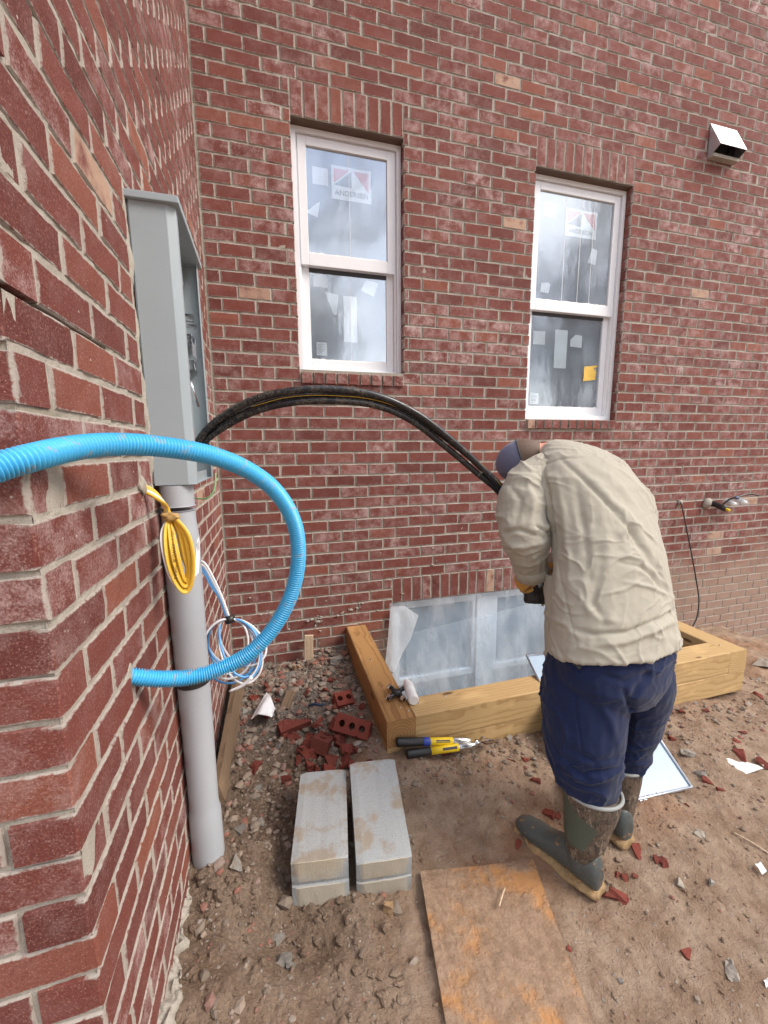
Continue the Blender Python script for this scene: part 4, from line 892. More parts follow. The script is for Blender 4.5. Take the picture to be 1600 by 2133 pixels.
hj = on_y(992, 1548, -1.18); MB().tube([hj + (-.02, 0, 0), hj + (.02, -.002, 0)], .0085, 12).build('pivot_link', M['zinc'], ct, True); MB().tube([hj + (0, 0, -.018), hj + (0, 0, .016)], .009, 12).build('pivot_bolt', M['chrome'], ct, True)
for s in (-1, 1): MB().plate([hj + (.015, -.004 * s, 0), hj + (.05, .020 * s, -.006), hj + (.085, .016 * s, -.012), hj + (.105, .002 * s, -.014), hj + (.07, .004 * s, -.008)], (0, 0, 1), .008).build('blade', M['steel_brown' if s < 0 else 'chrome'], ct, bevel=.001)


def block(label, far_l, far_r, near_l, near_r, ztop_far, ztop_near, notch):
    c = (np.array(far_l) + far_r + near_l + near_r) / 4; ax = (np.array(far_l) + far_r - near_l - near_r) / 2; L, W_, Hh = .397, .196, .196; zf_, zn_ = ztop_far, ztop_near; ang = math.atan2(ax[1], ax[0]); pit = math.atan2(zf_ - zn_, np.linalg.norm(ax))
    prof = [(-L / 2, 0), (-L / 2, .092), (-L / 2 + notch, .096), (-L / 2 + notch, .108), (-L / 2 + notch * .2, .114), (-L / 2, Hh - .004), (-L / 2 + .006, Hh), (L / 2 - .006, Hh), (L / 2, Hh - .006), (L / 2, 0)]
    n = 9; mb = MB(); vs = []; k = len(prof)
    for j in range(n):
        y = -W_ / 2 + W_ * j / (n - 1); e = .004 if j in (0, n - 1) else 0.
        for x, z in prof: vs.append((x - math.copysign(e, x), y, z - (e if z > .15 else 0)))
    vs = [(x + .0012 * vnoise([x * 40, y * 40, z * 40], 2), y + .0012 * vnoise([x * 40, y * 40, z * 40 + 7], 3), z + .0012 * vnoise([x * 40, y * 40 + 5, z * 40], 4)) for x, y, z in vs]
    mb.add(vs, [(j * k + i, j * k + (i + 1) % k, (j + 1) * k + (i + 1) % k, (j + 1) * k + i) for j in range(n - 1) for i in range(k)] + [tuple(range(k)), tuple((n - 1) * k + i for i in range(k))[::-1]])
    o = mb.build('concrete_block', M['concrete'], None); o.location = (c[0] + math.cos(ang) * Hh * math.sin(pit), c[1] + math.sin(ang) * Hh * math.sin(pit), (zf_ + zn_) / 2 - Hh); o.rotation_euler = (0, -pit, ang); tag(o, label, 'concrete block', 'concrete blocks on the dirt'); return o


block('grey concrete block lying level with a notch across its mud-stained end', (-.16, -1.206), (.041, -1.236), (-.22, -1.6), (-.029, -1.663), .2, .2, .008)
block('grey concrete block tilted down towards its rounded end, brown mud across its top', (.04, -1.275), (.254, -1.285), (-.008, -1.675), (.197, -1.67), .245, .185, .004)
pl = MB(); L0 = np.array([.244, -1.622]); R0 = np.array([.681, -1.693]); dl = np.array([-.072, -.381]) / .388; dr = np.array([-.117, -.422]) / .438; nu, nv = 30, 40; P = np.zeros((nu, nv, 3))
for i in range(nu):
    for j in range(nv):
        u = i / (nu - 1); w = j / (nv - 1) * 1.2; e = L0 * (1 - u) + R0 * u + (dl * (1 - u) + dr * u) * w; P[i, j] = (e[0], e[1], .022 + .012 * (1 - u) - .004 * vnoise([u * 2, w * 2, 0], 4))
c0 = P.reshape(-1, 3).mean(0); ang = math.atan2(dl[1], dl[0]); cs, sn = math.cos(-ang), math.sin(-ang); V, Fc = grid_mesh(P); V = V - c0; V = np.stack([V[:, 0] * cs - V[:, 1] * sn, V[:, 0] * sn + V[:, 1] * cs, V[:, 2]], -1); n_ = len(V)
rim = [i * nv for i in range(nu)] + [(nu - 1) * nv + j for j in range(1, nv)] + [i * nv + nv - 1 for i in range(nu - 2, -1, -1)] + [j for j in range(nv - 2, 0, -1)]; VV = np.concatenate([V, V[rim] - (0, 0, .02)]); ff = Fc.tolist() + [(rim[i], n_ + i, n_ + (i + 1) % len(rim), rim[(i + 1) % len(rim)]) for i in range(len(rim))]
pw = mesh_np('plywood_board', VV, ff, M['plywood'], None); pw.location = c0; pw.rotation_euler = (0, 0, ang); tag(pw, 'muddy orange plywood board lying flat on the dirt', 'plywood board')

cv = thing('metal_cover', 'white sheet metal cabinet cover leaning from the ground over the timber curb', 'metal panel', (1.4, -1.58, 0))
BRc = np.array(on_z(1440, 1641, -.012)); BLc = np.array(on_z(1250, 1684, .012)); TLc = np.array(on_z(1096, 1367, .345)); TRc = TLc + (BRc - BLc) * 1.0; nrm = np.cross(BRc - BLc, TLc - BLc); nrm /= np.linalg.norm(nrm)
n1 = plain('cover_white', (.33, .42, .52), .3, var=.03, bump=.03)
MB().plate([BLc, BRc, TRc, TLc], nrm, .003).build('sheet', n1, cv)
for a_, b_ in ((BLc, BRc), (BRc, TRc), (TRc, TLc), (TLc, BLc)):
    MB().tube([a_ + nrm * .008, b_ + nrm * .008], .006, 8).build('flange', M['galv'], cv, True)

# ------------------------------------------------------------------ debris
def shard(L, seed, cuts=3, flat=None):
    rs = np.random.default_rng(seed); bm = bmesh.new(); bmesh.ops.create_cube(bm, size=1.)
    for v in bm.verts: v.co = Vector((v.co.x * L[0], v.co.y * L[1], v.co.z * L[2]))
    for _ in range(cuts):
        nn = Vector(rs.normal(0, 1, 3)).normalized(); ext = max(abs(nn.x) * L[0], abs(nn.y) * L[1], abs(nn.z) * L[2]) / 2; r = bmesh.ops.bisect_plane(bm, geom=bm.verts[:] + bm.edges[:] + bm.faces[:], plane_co=nn * ext * rs.uniform(.25, .75), plane_no=nn, clear_outer=True); ed = [e for e in r['geom_cut'] if isinstance(e, bmesh.types.BMEdge)]
        if ed: bmesh.ops.edgenet_fill(bm, edges=ed)
    bmesh.ops.triangulate(bm, faces=bm.faces[:]); bmesh.ops.subdivide_edges(bm, edges=bm.edges[:], cuts=2, use_grid_fill=True)
    for v in bm.verts: v.co = v.co * (1 - .10 * (v.co.length / max(L)) ** 2) + Vector(rs.normal(0, min(L) * .04, 3))
    bmesh.ops.recalc_face_normals(bm, faces=bm.faces); me = bpy.data.meshes.new('shard'); bm.to_mesh(me); bm.free(); return me


def put(name, me, mat, x, y, label, cat, group=None, rot=None, sink=.3, z=None, sc=1.):
    me.materials.clear(); me.materials.append(mat); o = bpy.data.objects.new(name, me); COL.objects.link(o); o.rotation_euler = rot if rot is not None else tuple(RNG.uniform(-3, 3, 3) * (.12, .12, 1)); o.scale = (sc, sc, sc); hz_ = max(v.co.z for v in me.vertices) * sc
    o.location = (x, y, (float(ground_z(x, y)) if z is None else z) + hz_ * (1 - 2 * sink)); return tag(o, label, cat, group)


def cored_brick(L=.192, W_=.09, Hh=.07, holes=3, cut=None):
    bm = bmesh.new(); bmesh.ops.create_cube(bm, size=1.)
    for v in bm.verts: v.co = Vector((v.co.x * L, v.co.y * W_, v.co.z * Hh))
    bmesh.ops.bevel(bm, geom=bm.edges[:], offset=.003, segments=1, affect='EDGES'); me = bpy.data.meshes.new('b'); bm.to_mesh(me); bm.free(); o = bpy.data.objects.new('b', me); COL.objects.link(o); kill = []
    for i in range(holes):
        m_ = MB(); x = (i - (holes - 1) / 2) * .055; m_.loft([((x, 0, z), (.017, 0, 0), (0, .017, 0)) for z in (-Hh, Hh)], 18); h_ = m_.build('h', None); kill.append(h_); md_ = o.modifiers.new('b', 'BOOLEAN'); md_.object = h_; md_.operation = 'DIFFERENCE'; md_.solver = 'EXACT'
    dg = bpy.context.evaluated_depsgraph_get(); out = bpy.data.meshes.new_from_object(o.evaluated_get(dg)); bpy.data.objects.remove(o)
    for k in kill: bpy.data.objects.remove(k)
    return out


LM = [((.42, -1.85), 'beside the plywood board'), ((.02, -1.45), 'beside the concrete blocks'), ((1.45, -1.5), 'beside the white metal cover'), ((.78, -1.7), 'by the camouflage boots'), ((1.12, -1.85), 'behind the heels of the boots'), ((.9, -1.22), 'along the front of the timber curb'), ((2.1, -1.3), 'off the corner of the timber curb'), ((2.0, -1.65), 'near the torn paper label'), ((.55, -1.2), 'near the cable cutter'), ((3.2, -.5), 'at the foot of the brick wall beyond the curb'), ((-.35, -1.5), 'at the foot of the grey conduit'), ((-.3, -.5), 'in the rubble below the blue and white wires'), ((-.02, -.2), 'in the rubble by the wooden stake'), ((.15, -.6), 'in the rubble against the timber curb'), ((-.05, -.95), 'in the rubble behind the concrete blocks'), ((-.35, -1.0), 'in the rubble along the muddy plank'), ((-.3, -2.), 'in the soil near the foot of the outer wall corner'), ((1.4, -2.2), 'on the open dirt away from the board')]
def place(x, y): return min(LM, key=lambda q: (q[0][0] - x) ** 2 + (q[0][1] - y) ** 2)[1]
def gp(x, y, z=.1): p = on_z(x, y, z); return float(p[0]), float(p[1])
NB = ('broken red brick chunk in the rubble between side wall and timber curb', 'brick chunk', 'brick rubble by the timber curb')
x, y = gp(612, 1497, .13); put('broken_brick', shard((.175, .07, .055), 1, 1), M['brick_bit'], x, y, 'long flat-faced half-buried red brick on top of the rubble', 'brick', rot=(.35, -.05, .28), sink=.1)
x, y = gp(735, 1512, .14); put('cored_brick', cored_brick(), M['brick_bit'], x, y, 'red brick showing three round holes, leaning in the rubble', 'brick', rot=(.85, .15, -.5), sink=.12)
x, y = gp(715, 1450, .15); put('cored_brick', cored_brick(.11, .09, .07, 2), M['brick_bit'], x, y, 'broken red brick with a round hole beside the timber, near the wooden stake', 'brick', rot=(.4, .1, .2), sink=.25)
x, y = gp(672, 1545, .1); put('cored_brick', cored_brick(.12, .09, .07, 2), M['brick_bit'], x, y, 'upright red brick half with a round notch behind the concrete blocks', 'brick', rot=(.2, .4, 1.1), sink=.1)
for i, (px, py, s) in enumerate([(612, 1528, .05), (650, 1520, .05), (645, 1535, .06), (712, 1535, .07), (690, 1565, .07), (725, 1560, .06), (640, 1580, .05), (700, 1480, .05), (678, 1440, .04), (560, 1435, .06), (530, 1450, .05), (575, 1455, .04), (640, 1445, .045), (595, 1610, .05), (530, 1600, .05), (618, 1570, .04), (745, 1560, .04), (770, 1590, .04), (660, 1590, .05), (752, 1480, .04), (690, 1420, .035), (540, 1395, .04), (555, 1490, .035), (735, 1580, .04), (665, 1500, .07), (700, 1515, .075), (655, 1558, .08), (718, 1578, .065), (765, 1530, .06), (680, 1588, .06), (628, 1548, .06), (598, 1520, .05), (745, 1540, .05), (705, 1545, .06)]):
    x, y = gp(px, py, .1); put('broken_brick', shard((s * 1.3, s, s * .8), 20 + i, 4), M['brick_bit'], x, y, ('big' if s > .055 else 'mid-sized' if s > .045 else 'small') + ' broken red brick chunk ' + place(x, y), *NB[1:], sink=.25)
NM = ('grey lump of broken mortar in the rubble beside the side wall', 'mortar lump', 'mortar lumps in the rubble')
for i, (px, py, s, fl_) in enumerate([(598, 1412, .14, .3), (665, 1378, .07, .9), (700, 1380, .11, .5), (683, 1372, .05, .8), (605, 1455, .05, .4), (680, 1460, .05, .6), (640, 1500, .04, .6), (560, 1530, .05, .5), (640, 1560, .04, .5), (670, 1505, .05, .4), (545, 1420, .05, .5), (620, 1385, .05, .6), (655, 1415, .06, .5), (690, 1405, .06, .6), (735, 1430, .05, .5), (580, 1545, .04, .5), (520, 1560, .05, .4), (510, 1480, .05, .5), (535, 1640, .05, .4), (500, 1760, .06, .4), (495, 1840, .07, .5), (580, 1980, .07, .4), (575, 1920, .05, .4), (600, 1990, .05, .5), (545, 1700, .05, .4)]):
    x, y = gp(px, py, .1); put('mortar_lump', shard((s, s * .8, s * fl_), 60 + i, 5), M['mortar_bit'], x, y, ('large' if s > .065 else 'fist-sized' if s > .045 else 'small') + (' flat' if fl_ < .45 else '') + ' grey mortar lump ' + place(x, y), *NM[1:], sink=.38)
for i, (px, py, s) in enumerate([(598, 1392, .028), (612, 1388, .03), (625, 1386, .022), (582, 1386, .02)]):
    x, y = gp(px, py, .1); put('clay_lump', shard((s, s, s), 110 + i, 4), M['clay_bit'], x, y, 'yellow clay crumb at the foot of the back wall beside the wooden stake', 'clay crumb', 'yellow clay crumbs by the stake', sink=.15)
NG = ('red brick chip lying on the open dirt around the worker', 'brick chip', 'brick chips on the open dirt')
for i, (px, py, s) in enumerate([(1140, 1700, .05), (1165, 1710, .04), (1078, 1770, .03), (1330, 1775, .05), (1385, 1800, .055), (1365, 1795, .04), (1285, 1825, .035), (1305, 1835, .03), (1265, 1870, .05), (1108, 1640, .05), (1100, 1595, .05), (1425, 1485, .04), (1470, 1480, .04), (1405, 1535, .04), (1545, 1520, .04), (1540, 1540, .04), (1470, 1620, .05), (1550, 1575, .08), (1590, 1585, .06), (1430, 1670, .03), (1065, 1600, .03), (920, 1590, .07), (1425, 1985, .04), (1185, 1980, .025), (1580, 1440, .05), (1060, 1480 + 60, .04), (850, 1560 + 30, .03), (1320, 1830, .03), (1505, 1640, .03), (1295, 1880, .06)]):
    x, y = gp(px, py, 0.); put('brick_chip', shard((s * 1.3, s * .8, s * .4), 130 + i, 4), M['brick_bit'], x, y, ('large' if s > .055 else 'mid-sized' if s > .035 else 'small') + ' red brick chip ' + place(x, y), *NG[1:], sink=.42)
NS = ('grey stone half sunk in the dirt beyond the worker', 'stone', 'stones on the open dirt')
for i, (px, py, s) in enumerate([(1450, 1735, .08), (1430, 1565, .09), (1455, 1600, .07), (1060, 1690, .03), (1390, 1640, .04), (1480, 1840, .05), (1420, 1850, .04), (1520, 2090, .09), (1545, 1498, .07), (1170, 1630, .03), (1380, 1560, .035), (1450, 1470, .04), (960, 1610, .04), (985, 1590, .05), (1010, 1570, .05), (1060, 1555, .05), (1020, 1530, .05), (840, 1670, .03), (1555, 1480, .05), (1395, 1460, .04), (1290, 2045, .035), (1590, 1375, .16), (1585, 1405, .07), (950, 1555, .03)]):
    x, y = gp(px, py, 0. if px < 1500 else -.1); put('stone', shard((s, s * .75, s * .45), 180 + i, 6), M['stone'], x, y, ('large' if s > .065 else 'mid-sized' if s > .045 else 'small') + ' grey stone ' + place(x, y), *NS[1:], sink=.42)
def flat_thing(name, px, z, mat, label, cat, curl=.01, t=.0015, n=8, group=None):
    P4 = [np.array(on_z(*q, z)) for q in px]; P = np.zeros((n, n, 3))
    for i in range(n):
        for j in range(n):
            u, w = i / (n - 1), j / (n - 1); p = (P4[0] * (1 - u) + P4[1] * u) * (1 - w) + (P4[3] * (1 - u) + P4[2] * u) * w; P[i, j] = p + (0, 0, curl * (vnoise([u * 2.2 + len(label), w * 2.2, 0], 7) + .6) + .004)
    c = P.reshape(-1, 3).mean(0); c[2] = P[..., 2].min(); V, Fc = grid_mesh(P); n2 = len(V); V2 = np.concatenate([V, V - (0, 0, t)]); o = mesh_np(name, V2 - c, Fc.tolist() + [tuple(i + n2 for i in g[::-1]) for g in Fc.tolist()], mat, None, True); o.location = c; return tag(o, label, cat, group)
flat_thing('paper_scrap', [(522, 1498), (556, 1450), (574, 1480), (560, 1502)], .13, M['paper'], 'crumpled white paper scrap lying on the rubble', 'paper scrap', .03)
flat_thing('torn_label', [(1470, 1572), (1500, 1562), (1590, 1608), (1545, 1618)], -.03, M['paper'], 'torn muddy white paper label trodden into the dirt', 'paper label', .012)
flat_thing('white_strip', [(1562, 1446), (1572, 1443), (1625, 1492), (1614, 1498)], -.09, M['white_plastic'], 'narrow white plastic strip at the edge of the dirt', 'plastic strip', .006)
for px in ([(1572, 1802), (1584, 1799), (1597, 1818), (1588, 1824)], [(1330, 1666), (1345, 1660), (1352, 1668), (1335, 1674)], [(1448, 1888), (1455, 1885), (1465, 1895), (1458, 1897)], [(1590, 2045), (1600, 2040), (1606, 2055), (1596, 2060)]): flat_thing('white_chip', px, .0, M['paper'], 'small white scrap lying flat on the dirt', 'scrap', .006, group='white scraps on the dirt')
x, y = gp(815, 1903, 0.); put('clay_chunk', shard((.10, .05, .035), 301, 5), M['clay_bit'], x, y, 'orange brown wood chip beside the concrete blocks', 'wood chip', rot=(.1, .2, 1.2), sink=.2)
x, y = gp(600, 1462, .12); o = MB().box((0, 0, 0), (.105, .05, .025)).build('wood_offcut', M['old_wood'], None, bevel=.002); o.location = (x, y, float(ground_z(x, y)) + .045); o.rotation_euler = (.1, -.5, 1.05); tag(o, 'short weathered wood offcut sticking out of the rubble', 'wood offcut')
o = MB().box((0, 0, 0), (.36, .062, .02)).build('wooden_stake', M['pale_wood'], None, bevel=.002); o.location = (-.022, -.062, .10); o.rotation_euler = (math.pi / 2 - .1, -math.pi / 2 + .04, 0); tag(o, 'pale wooden stake standing against the back wall', 'wooden stake')
pa, pb = np.array([-.475, -.20, .15]), np.array([-.49, -1.20, .13]); o = MB().box((0, 0, 0), (float(np.linalg.norm(pb - pa)), .03, .14)).build('muddy_plank', M['old_wood'], None, bevel=.003); o.location = (pa + pb) / 2; o.rotation_euler = (.22, 0, math.atan2(pb[1] - pa[1], pb[0] - pa[0])); tag(o, 'long weathered plank on edge along the foot of the side wall', 'plank')
x, y = gp(662, 1472, .13); o = MB().tube(catmull([(x - .05, y + .02, .13), (x - .02, y, .15), (x + .01, y - .01, .145), (x + .04, y + .01, .13)], 5), [.008] * 16, 8, flat=.5).build('navy_scrap', M['blue_bit'], None, True); tag(o, 'dark blue plastic scrap among the broken bricks', 'plastic scrap')
for i, (a_, b_, lab) in enumerate((((1040, 1890), (1052, 1850), 'thin straw splinter lying on the plywood board'), ((1525, 1740), (1605, 1790), 'thin dry stick lying on the dirt'))):
    p0 = np.array(on_z(*a_, .035 if i == 0 else -.03)); p1 = np.array(on_z(*b_, .035 if i == 0 else -.03)); p0[2] = (.040 if i == 0 else float(ground_z(p0[0], p0[1])) + .006); p1[2] = (.038 if i == 0 else float(ground_z(p1[0], p1[1])) + .004); o = MB().tube(catmull([p0, (p0 + p1) / 2 + (0, 0, .004), p1], 4), .0028, 6).build('stick', M['pale_wood'], None, True); tag(o, lab, 'stick')
# loose gravel and crumbs: far too many to count
bm = bmesh.new(); bmesh.ops.create_icosphere(bm, subdivisions=1, radius=1.); IV = np.array([q.co[:] for q in bm.verts]); IF = [tuple(w.index for w in g.verts) for g in bm.faces]; bm.free()
def scatter(n, zone, smin, smax):
    VV, FF, RR = [], [], []; nb = 0
    while len(VV) < n:
        x, y = zone()
        if (.25 < x < 2.73 and y > -1.12) or x < XC + .03 or y > -.02: continue
        s = smin * (smax / smin) ** (RNG.random() ** 2.2); sq = RNG.uniform(.5, 1.1, 3) * (1, 1, .7); v = IV * (1 + RNG.uniform(-.32, .25, len(IV)))[:, None] * sq * s; a_ = RNG.uniform(0, 6.28); v = np.stack([v[:, 0] * math.cos(a_) - v[:, 1] * math.sin(a_), v[:, 0] * math.sin(a_) + v[:, 1] * math.cos(a_), v[:, 2]], -1)
        VV.append(v + (x, y, float(gz_fast(x, y)) + s * .2)); FF += [tuple(q + nb for q in g) for g in IF]; RR.append(np.full(len(v), RNG.random())); nb += len(v)
    return np.concatenate(VV), FF, np.concatenate(RR)
def gz_fast(x, y): return GZ[min(len(gx) - 1, int(np.searchsorted(gx, x))), min(len(gy) - 1, int(np.searchsorted(gy, y)))]
z1 = lambda: (RNG.uniform(-.5, .26), -abs(RNG.normal(0, .62)) - .02); z2 = lambda: (RNG.uniform(.3, 2.9), -1.13 - abs(RNG.normal(0, .16))); z3 = lambda: (RNG.uniform(-.5, 3.4), RNG.uniform(-2.5, -.9)); z4 = lambda: (RNG.uniform(1.2, 4.5), RNG.uniform(-1.8, -.05)); z5 = lambda: (RNG.uniform(-.5, -.2), RNG.uniform(-2.3, -1.)); z6 = lambda: (RNG.uniform(-.52, .1), RNG.uniform(-2.3, -.8))
for nm, n_, zn, a_, b_ in (('rubble', 3000, z1, .004, .034), ('gravel', 1200, z2, .003, .02), ('pebbles', 900, z3, .0025, .009), ('roadside_gravel', 600, z4, .003, .016), ('crumbs', 420, z5, .004, .022), ('soil_clods', 3200, z3, .003, .013), ('damp_clods', 1500, z6, .004, .024)):
    V, Fc, Rr = scatter(n_, zn, a_, b_); o = mesh_np(nm, V, Fc, M['dirt' if 'clods' in nm else 'gravel'], None, False, {'rnd': ('FLOAT', Rr)}); o['kind'] = 'stuff'

# ------------------------------------------------------------------ the worker
FM = np.array([-.35, .94, 0.]); LAT = np.array([.94, .35, 0.])      # where he faces, his right-hand side
def body_rings(rows, k=1., flat=.64, lat=LAT):
    C = [at(x, y, d) for x, y, d, w in rows]; out = []
    for i, (x, y, d, w) in enumerate(rows):
        t = C[min(i + 1, len(C) - 1)] - C[max(i - 1, 0)]; t = t / np.linalg.norm(t); a = lat - t * (lat @ t); a /= np.linalg.norm(a); b = np.cross(t, a); A = w * d / F_PX / .9 * .94 * k; out.append((C[i], a * A, b * A * flat))
    return out


def limb(rows, k=1.): C = catmull([at(x, y, d) for x, y, d, w in rows], 5); r = catmull([(w * d / F_PX * k, 0, 0) for x, y, d, w in rows], 5)[:, 0]; return C, r


def seg_dist(q, pl):
    pl = np.asarray(pl, float); best = np.full(len(q), 1e9); tt = np.zeros(len(q))
    for i in range(len(pl) - 1):
        a, b = pl[i], pl[i + 1]; ab = b - a; t = np.clip(((q - a) @ ab) / (ab @ ab), 0, 1); d = np.linalg.norm(q - (a + t[:, None] * ab), axis=1); m = d < best; best[m] = d[m]; tt[m] = (i + t[m]) / (len(pl) - 1)
    return best, tt


def folds(me, lines, noise, steps=1):
    v, n = mesh_arrays(me); p = project(v); view = CAM - v; view /= np.linalg.norm(view, axis=1)[:, None]; fac = smooth01(np.einsum('ij,ij->i', n, view), -.05, .35); h = noise(v)
    for pl, s, amp in lines:
        d, t = seg_dist(p[:, :2], pl); h = h + amp * np.exp(-(d / s) ** 2) * fac * (.25 + .75 * np.sin(np.clip(t * .94 + .03, 0, 1) * math.pi))
    set_verts(me, v + n * h[:, None]); return me


def inside(q, poly):
    poly = np.asarray(poly, float); c = np.zeros(len(q), bool); j = len(poly) - 1
    for i in range(len(poly)):
        a, b = poly[i], poly[j]; c ^= ((a[1] > q[:, 1]) != (b[1] > q[:, 1])) & (q[:, 0] < (b[0] - a[0]) * (q[:, 1] - a[1]) / (b[1] - a[1] + 1e-9) + a[0]); j = i
    return c


def patch(me, base, poly, mat, back=False):                            # a sewn-on panel: the faces inside an outline get their own cloth
    v, n = mesh_arrays(me); v = v + base; me.materials.append(mat); idx = len(me.materials) - 1; cs = np.zeros(len(me.polygons) * 3); me.polygons.foreach_get('center', cs); nn = np.zeros(len(me.polygons) * 3); me.polygons.foreach_get('normal', nn); cs = cs.reshape(-1, 3) + base; nn = nn.reshape(-1, 3); m = inside(project(cs)[:, :2], poly) & (np.einsum('ij,ij->i', nn, CAM - cs) > 0); mi = np.zeros(len(me.polygons), np.int32); me.polygons.foreach_get('material_index', mi); mi[m] = idx; me.polygons.foreach_set('material_index', mi); me.update()


TOR = [(1162, 934, 1.80, 32), (1170, 946, 1.77, 52), (1186, 966, 1.73, 84), (1213, 1008, 1.69, 124), (1242, 1062, 1.63, 132), (1261, 1120, 1.58, 130), (1273, 1190, 1.54, 138), (1276, 1250, 1.52, 145), (1277, 1305, 1.50, 151), (1281, 1342, 1.495, 156)]
ARML = [(1150, 985, 1.72, 40), (1114, 1000, 1.68, 49), (1092, 1040, 1.63, 54), (1090, 1084, 1.59, 53), (1095, 1116, 1.57, 49), (1098, 1143, 1.60, 43), (1104, 1173, 1.64, 36), (1108, 1196, 1.665, 33)]
ARMR = [(1240, 990, 1.76, 44), (1262, 1010, 1.84, 46), (1262, 1060, 1.93, 40), (1230, 1110, 1.96, 36), (1190, 1150, 1.96, 33), (1160, 1185, 1.93, 30), (1146, 1205, 1.90, 28)]
LEGL = [(1240, 1360, 1.49, 70), (1228, 1400, 1.475, 86), (1217, 1455, 1.465, 83), (1214, 1515, 1.455, 78), (1217, 1562, 1.45, 72), (1224, 1602, 1.45, 65), (1231, 1634, 1.45, 55), (1231, 1662, 1.452, 44)]
LEGR = [(1305, 1350, 1.54, 60), (1318, 1400, 1.57, 74), (1322, 1450, 1.60, 64), (1312, 1505, 1.635, 54), (1304, 1550, 1.655, 47), (1301, 1582, 1.665, 40), (1298, 1612, 1.67, 33)]
HIP = [(1280, 1310, 1.50, 128), (1280, 1345, 1.50, 144), (1274, 1390, 1.51, 146), (1266, 1425, 1.52, 128)]
man = thing('person', 'worker in beige shirt, navy trousers and muddy camouflage boots bending over black cables', 'person', (.95, -1.68, 0))
hc = at(1092, 960, 1.85); nk = at(1150, 942, 1.80); ud = hc - nk; ud /= np.linalg.norm(ud); fd = np.array([-.25, .55, -.80]); fd -= ud * (fd @ ud); fd /= np.linalg.norm(fd); ed = np.cross(ud, fd); HR = Matrix((Vector(ed), Vector(fd), Vector(ud))).transposed()   # head axes: ear, face, crown


def head_pt(e, f_, u): return hc + ed * e + fd * f_ + ud * u
HL = at(1084, 1212, 1.745); HRt = at(1138, 1222, 1.90)
def hand(mb, wrist, palm, grip, k=1., s=1):
    d = palm - wrist; d /= np.linalg.norm(d); g = grip - palm; g -= d * (g @ d); g /= np.linalg.norm(g) + 1e-9; sd_ = np.cross(d, g) * s
    mb.loft([(wrist + d * t, sd_ * .036 * k * w, g * .022 * k) for t, w in ((-.02, .8), (.01, .85), (.05, 1.05), (.085, 1.1), (.1, .95))], 16)
    for i, (off, L) in enumerate(((-.030, .070), (-.010, .080), (.011, .076), (.030, .060))):
        b = wrist + d * .092 + sd_ * off * k; mb.tube(catmull([b - d * .02, b, b + d * L * .32 + g * L * .22, b + d * L * .30 + g * L * .62, b - d * L * .05 + g * L * .80], 4), np.linspace(.0105, .0085, 17) * k, 10)
    b = wrist + d * .035 - sd_ * .034 * k; mb.tube(catmull([b, b - sd_ * .022 + d * .02, b - sd_ * .02 + d * .05 + g * .03, b + d * .07 + g * .05], 4), np.linspace(.013, .0095, 13) * k, 10)


mb = MB(); mb.loft(body_rings(TOR[:-1], .84)); mb.loft(body_rings(HIP, .84)); mb.loft(body_rings([TOR[-2], HIP[0], HIP[1]], .82))
for a_ in (ARML, ARMR, LEGL, LEGR): C, r = limb(a_, .62); mb.tube(C, r, 16)
for a_, b_ in ((LEGL[-1], (.80, -1.755, .06)), (LEGR[-1], (1.08, -1.66, .06))): p0 = at(*a_[:3]); mb.tube(np.array([p0, (p0 + np.array(b_)) / 2, b_]), [.035, .034, .04], 14); b_ = np.array(b_); mb.tube(np.array([b_ - FM * .03, b_ + FM * .09, b_ + FM * .17]), [.032, .03, .022], 14)
mb.tube(np.array([at(1185, 985, 1.74), nk, nk * .45 + hc * .55, hc]), [.07, .062, .056, .05], 18)
mb.sphere(hc, (.076, .095, .11), 24, 16, HR); mb.sphere(head_pt(0, .05, -.05), (.052, .06, .07), 16, 12, HR)
mb.sphere(head_pt(0, .098, -.02), (.014, .022, .03), 12, 8, HR)                        # nose
mb.sphere(head_pt(0, .088, -.066), (.024, .012, .009), 12, 8, HR)                      # mouth
for s in (-1, 1): mb.sphere(head_pt(.084 * s, -.005, -.018), (.014, .023, .036), 12, 8, HR)
hand(mb, at(1106, 1194, 1.67), HL, at(1105, 1222, 1.80), .85); hand(mb, at(1142, 1203, 1.90), HRt, at(1112, 1232, 1.81), .85, -1)
from_mesh('body', remesh(mb, .0065, 3), M['skin'], man)
for s in (-1, 1): MB().sphere(head_pt(.033 * s, .086, .012), .012, 10, 8).build('eye', M['white_plastic'], man, True)
# hair
mb = MB(); mb.sphere(head_pt(0, -.008, .004), (.0785, .094, .108), 28, 20, HR); me = remesh(mb, .006, 2); bm = bmesh.new(); bm.from_mesh(me)
dl_ = [v_ for v_ in bm.verts if (np.array(v_.co) - hc) @ fd > .035 - .9 * max(0, (np.array(v_.co) - hc) @ ud) * 0 or (np.array(v_.co) - hc) @ ud < -.1]; bmesh.ops.delete(bm, geom=dl_, context='VERTS'); bm.to_mesh(me); bm.free(); from_mesh('hair', me, M['hair'], man)
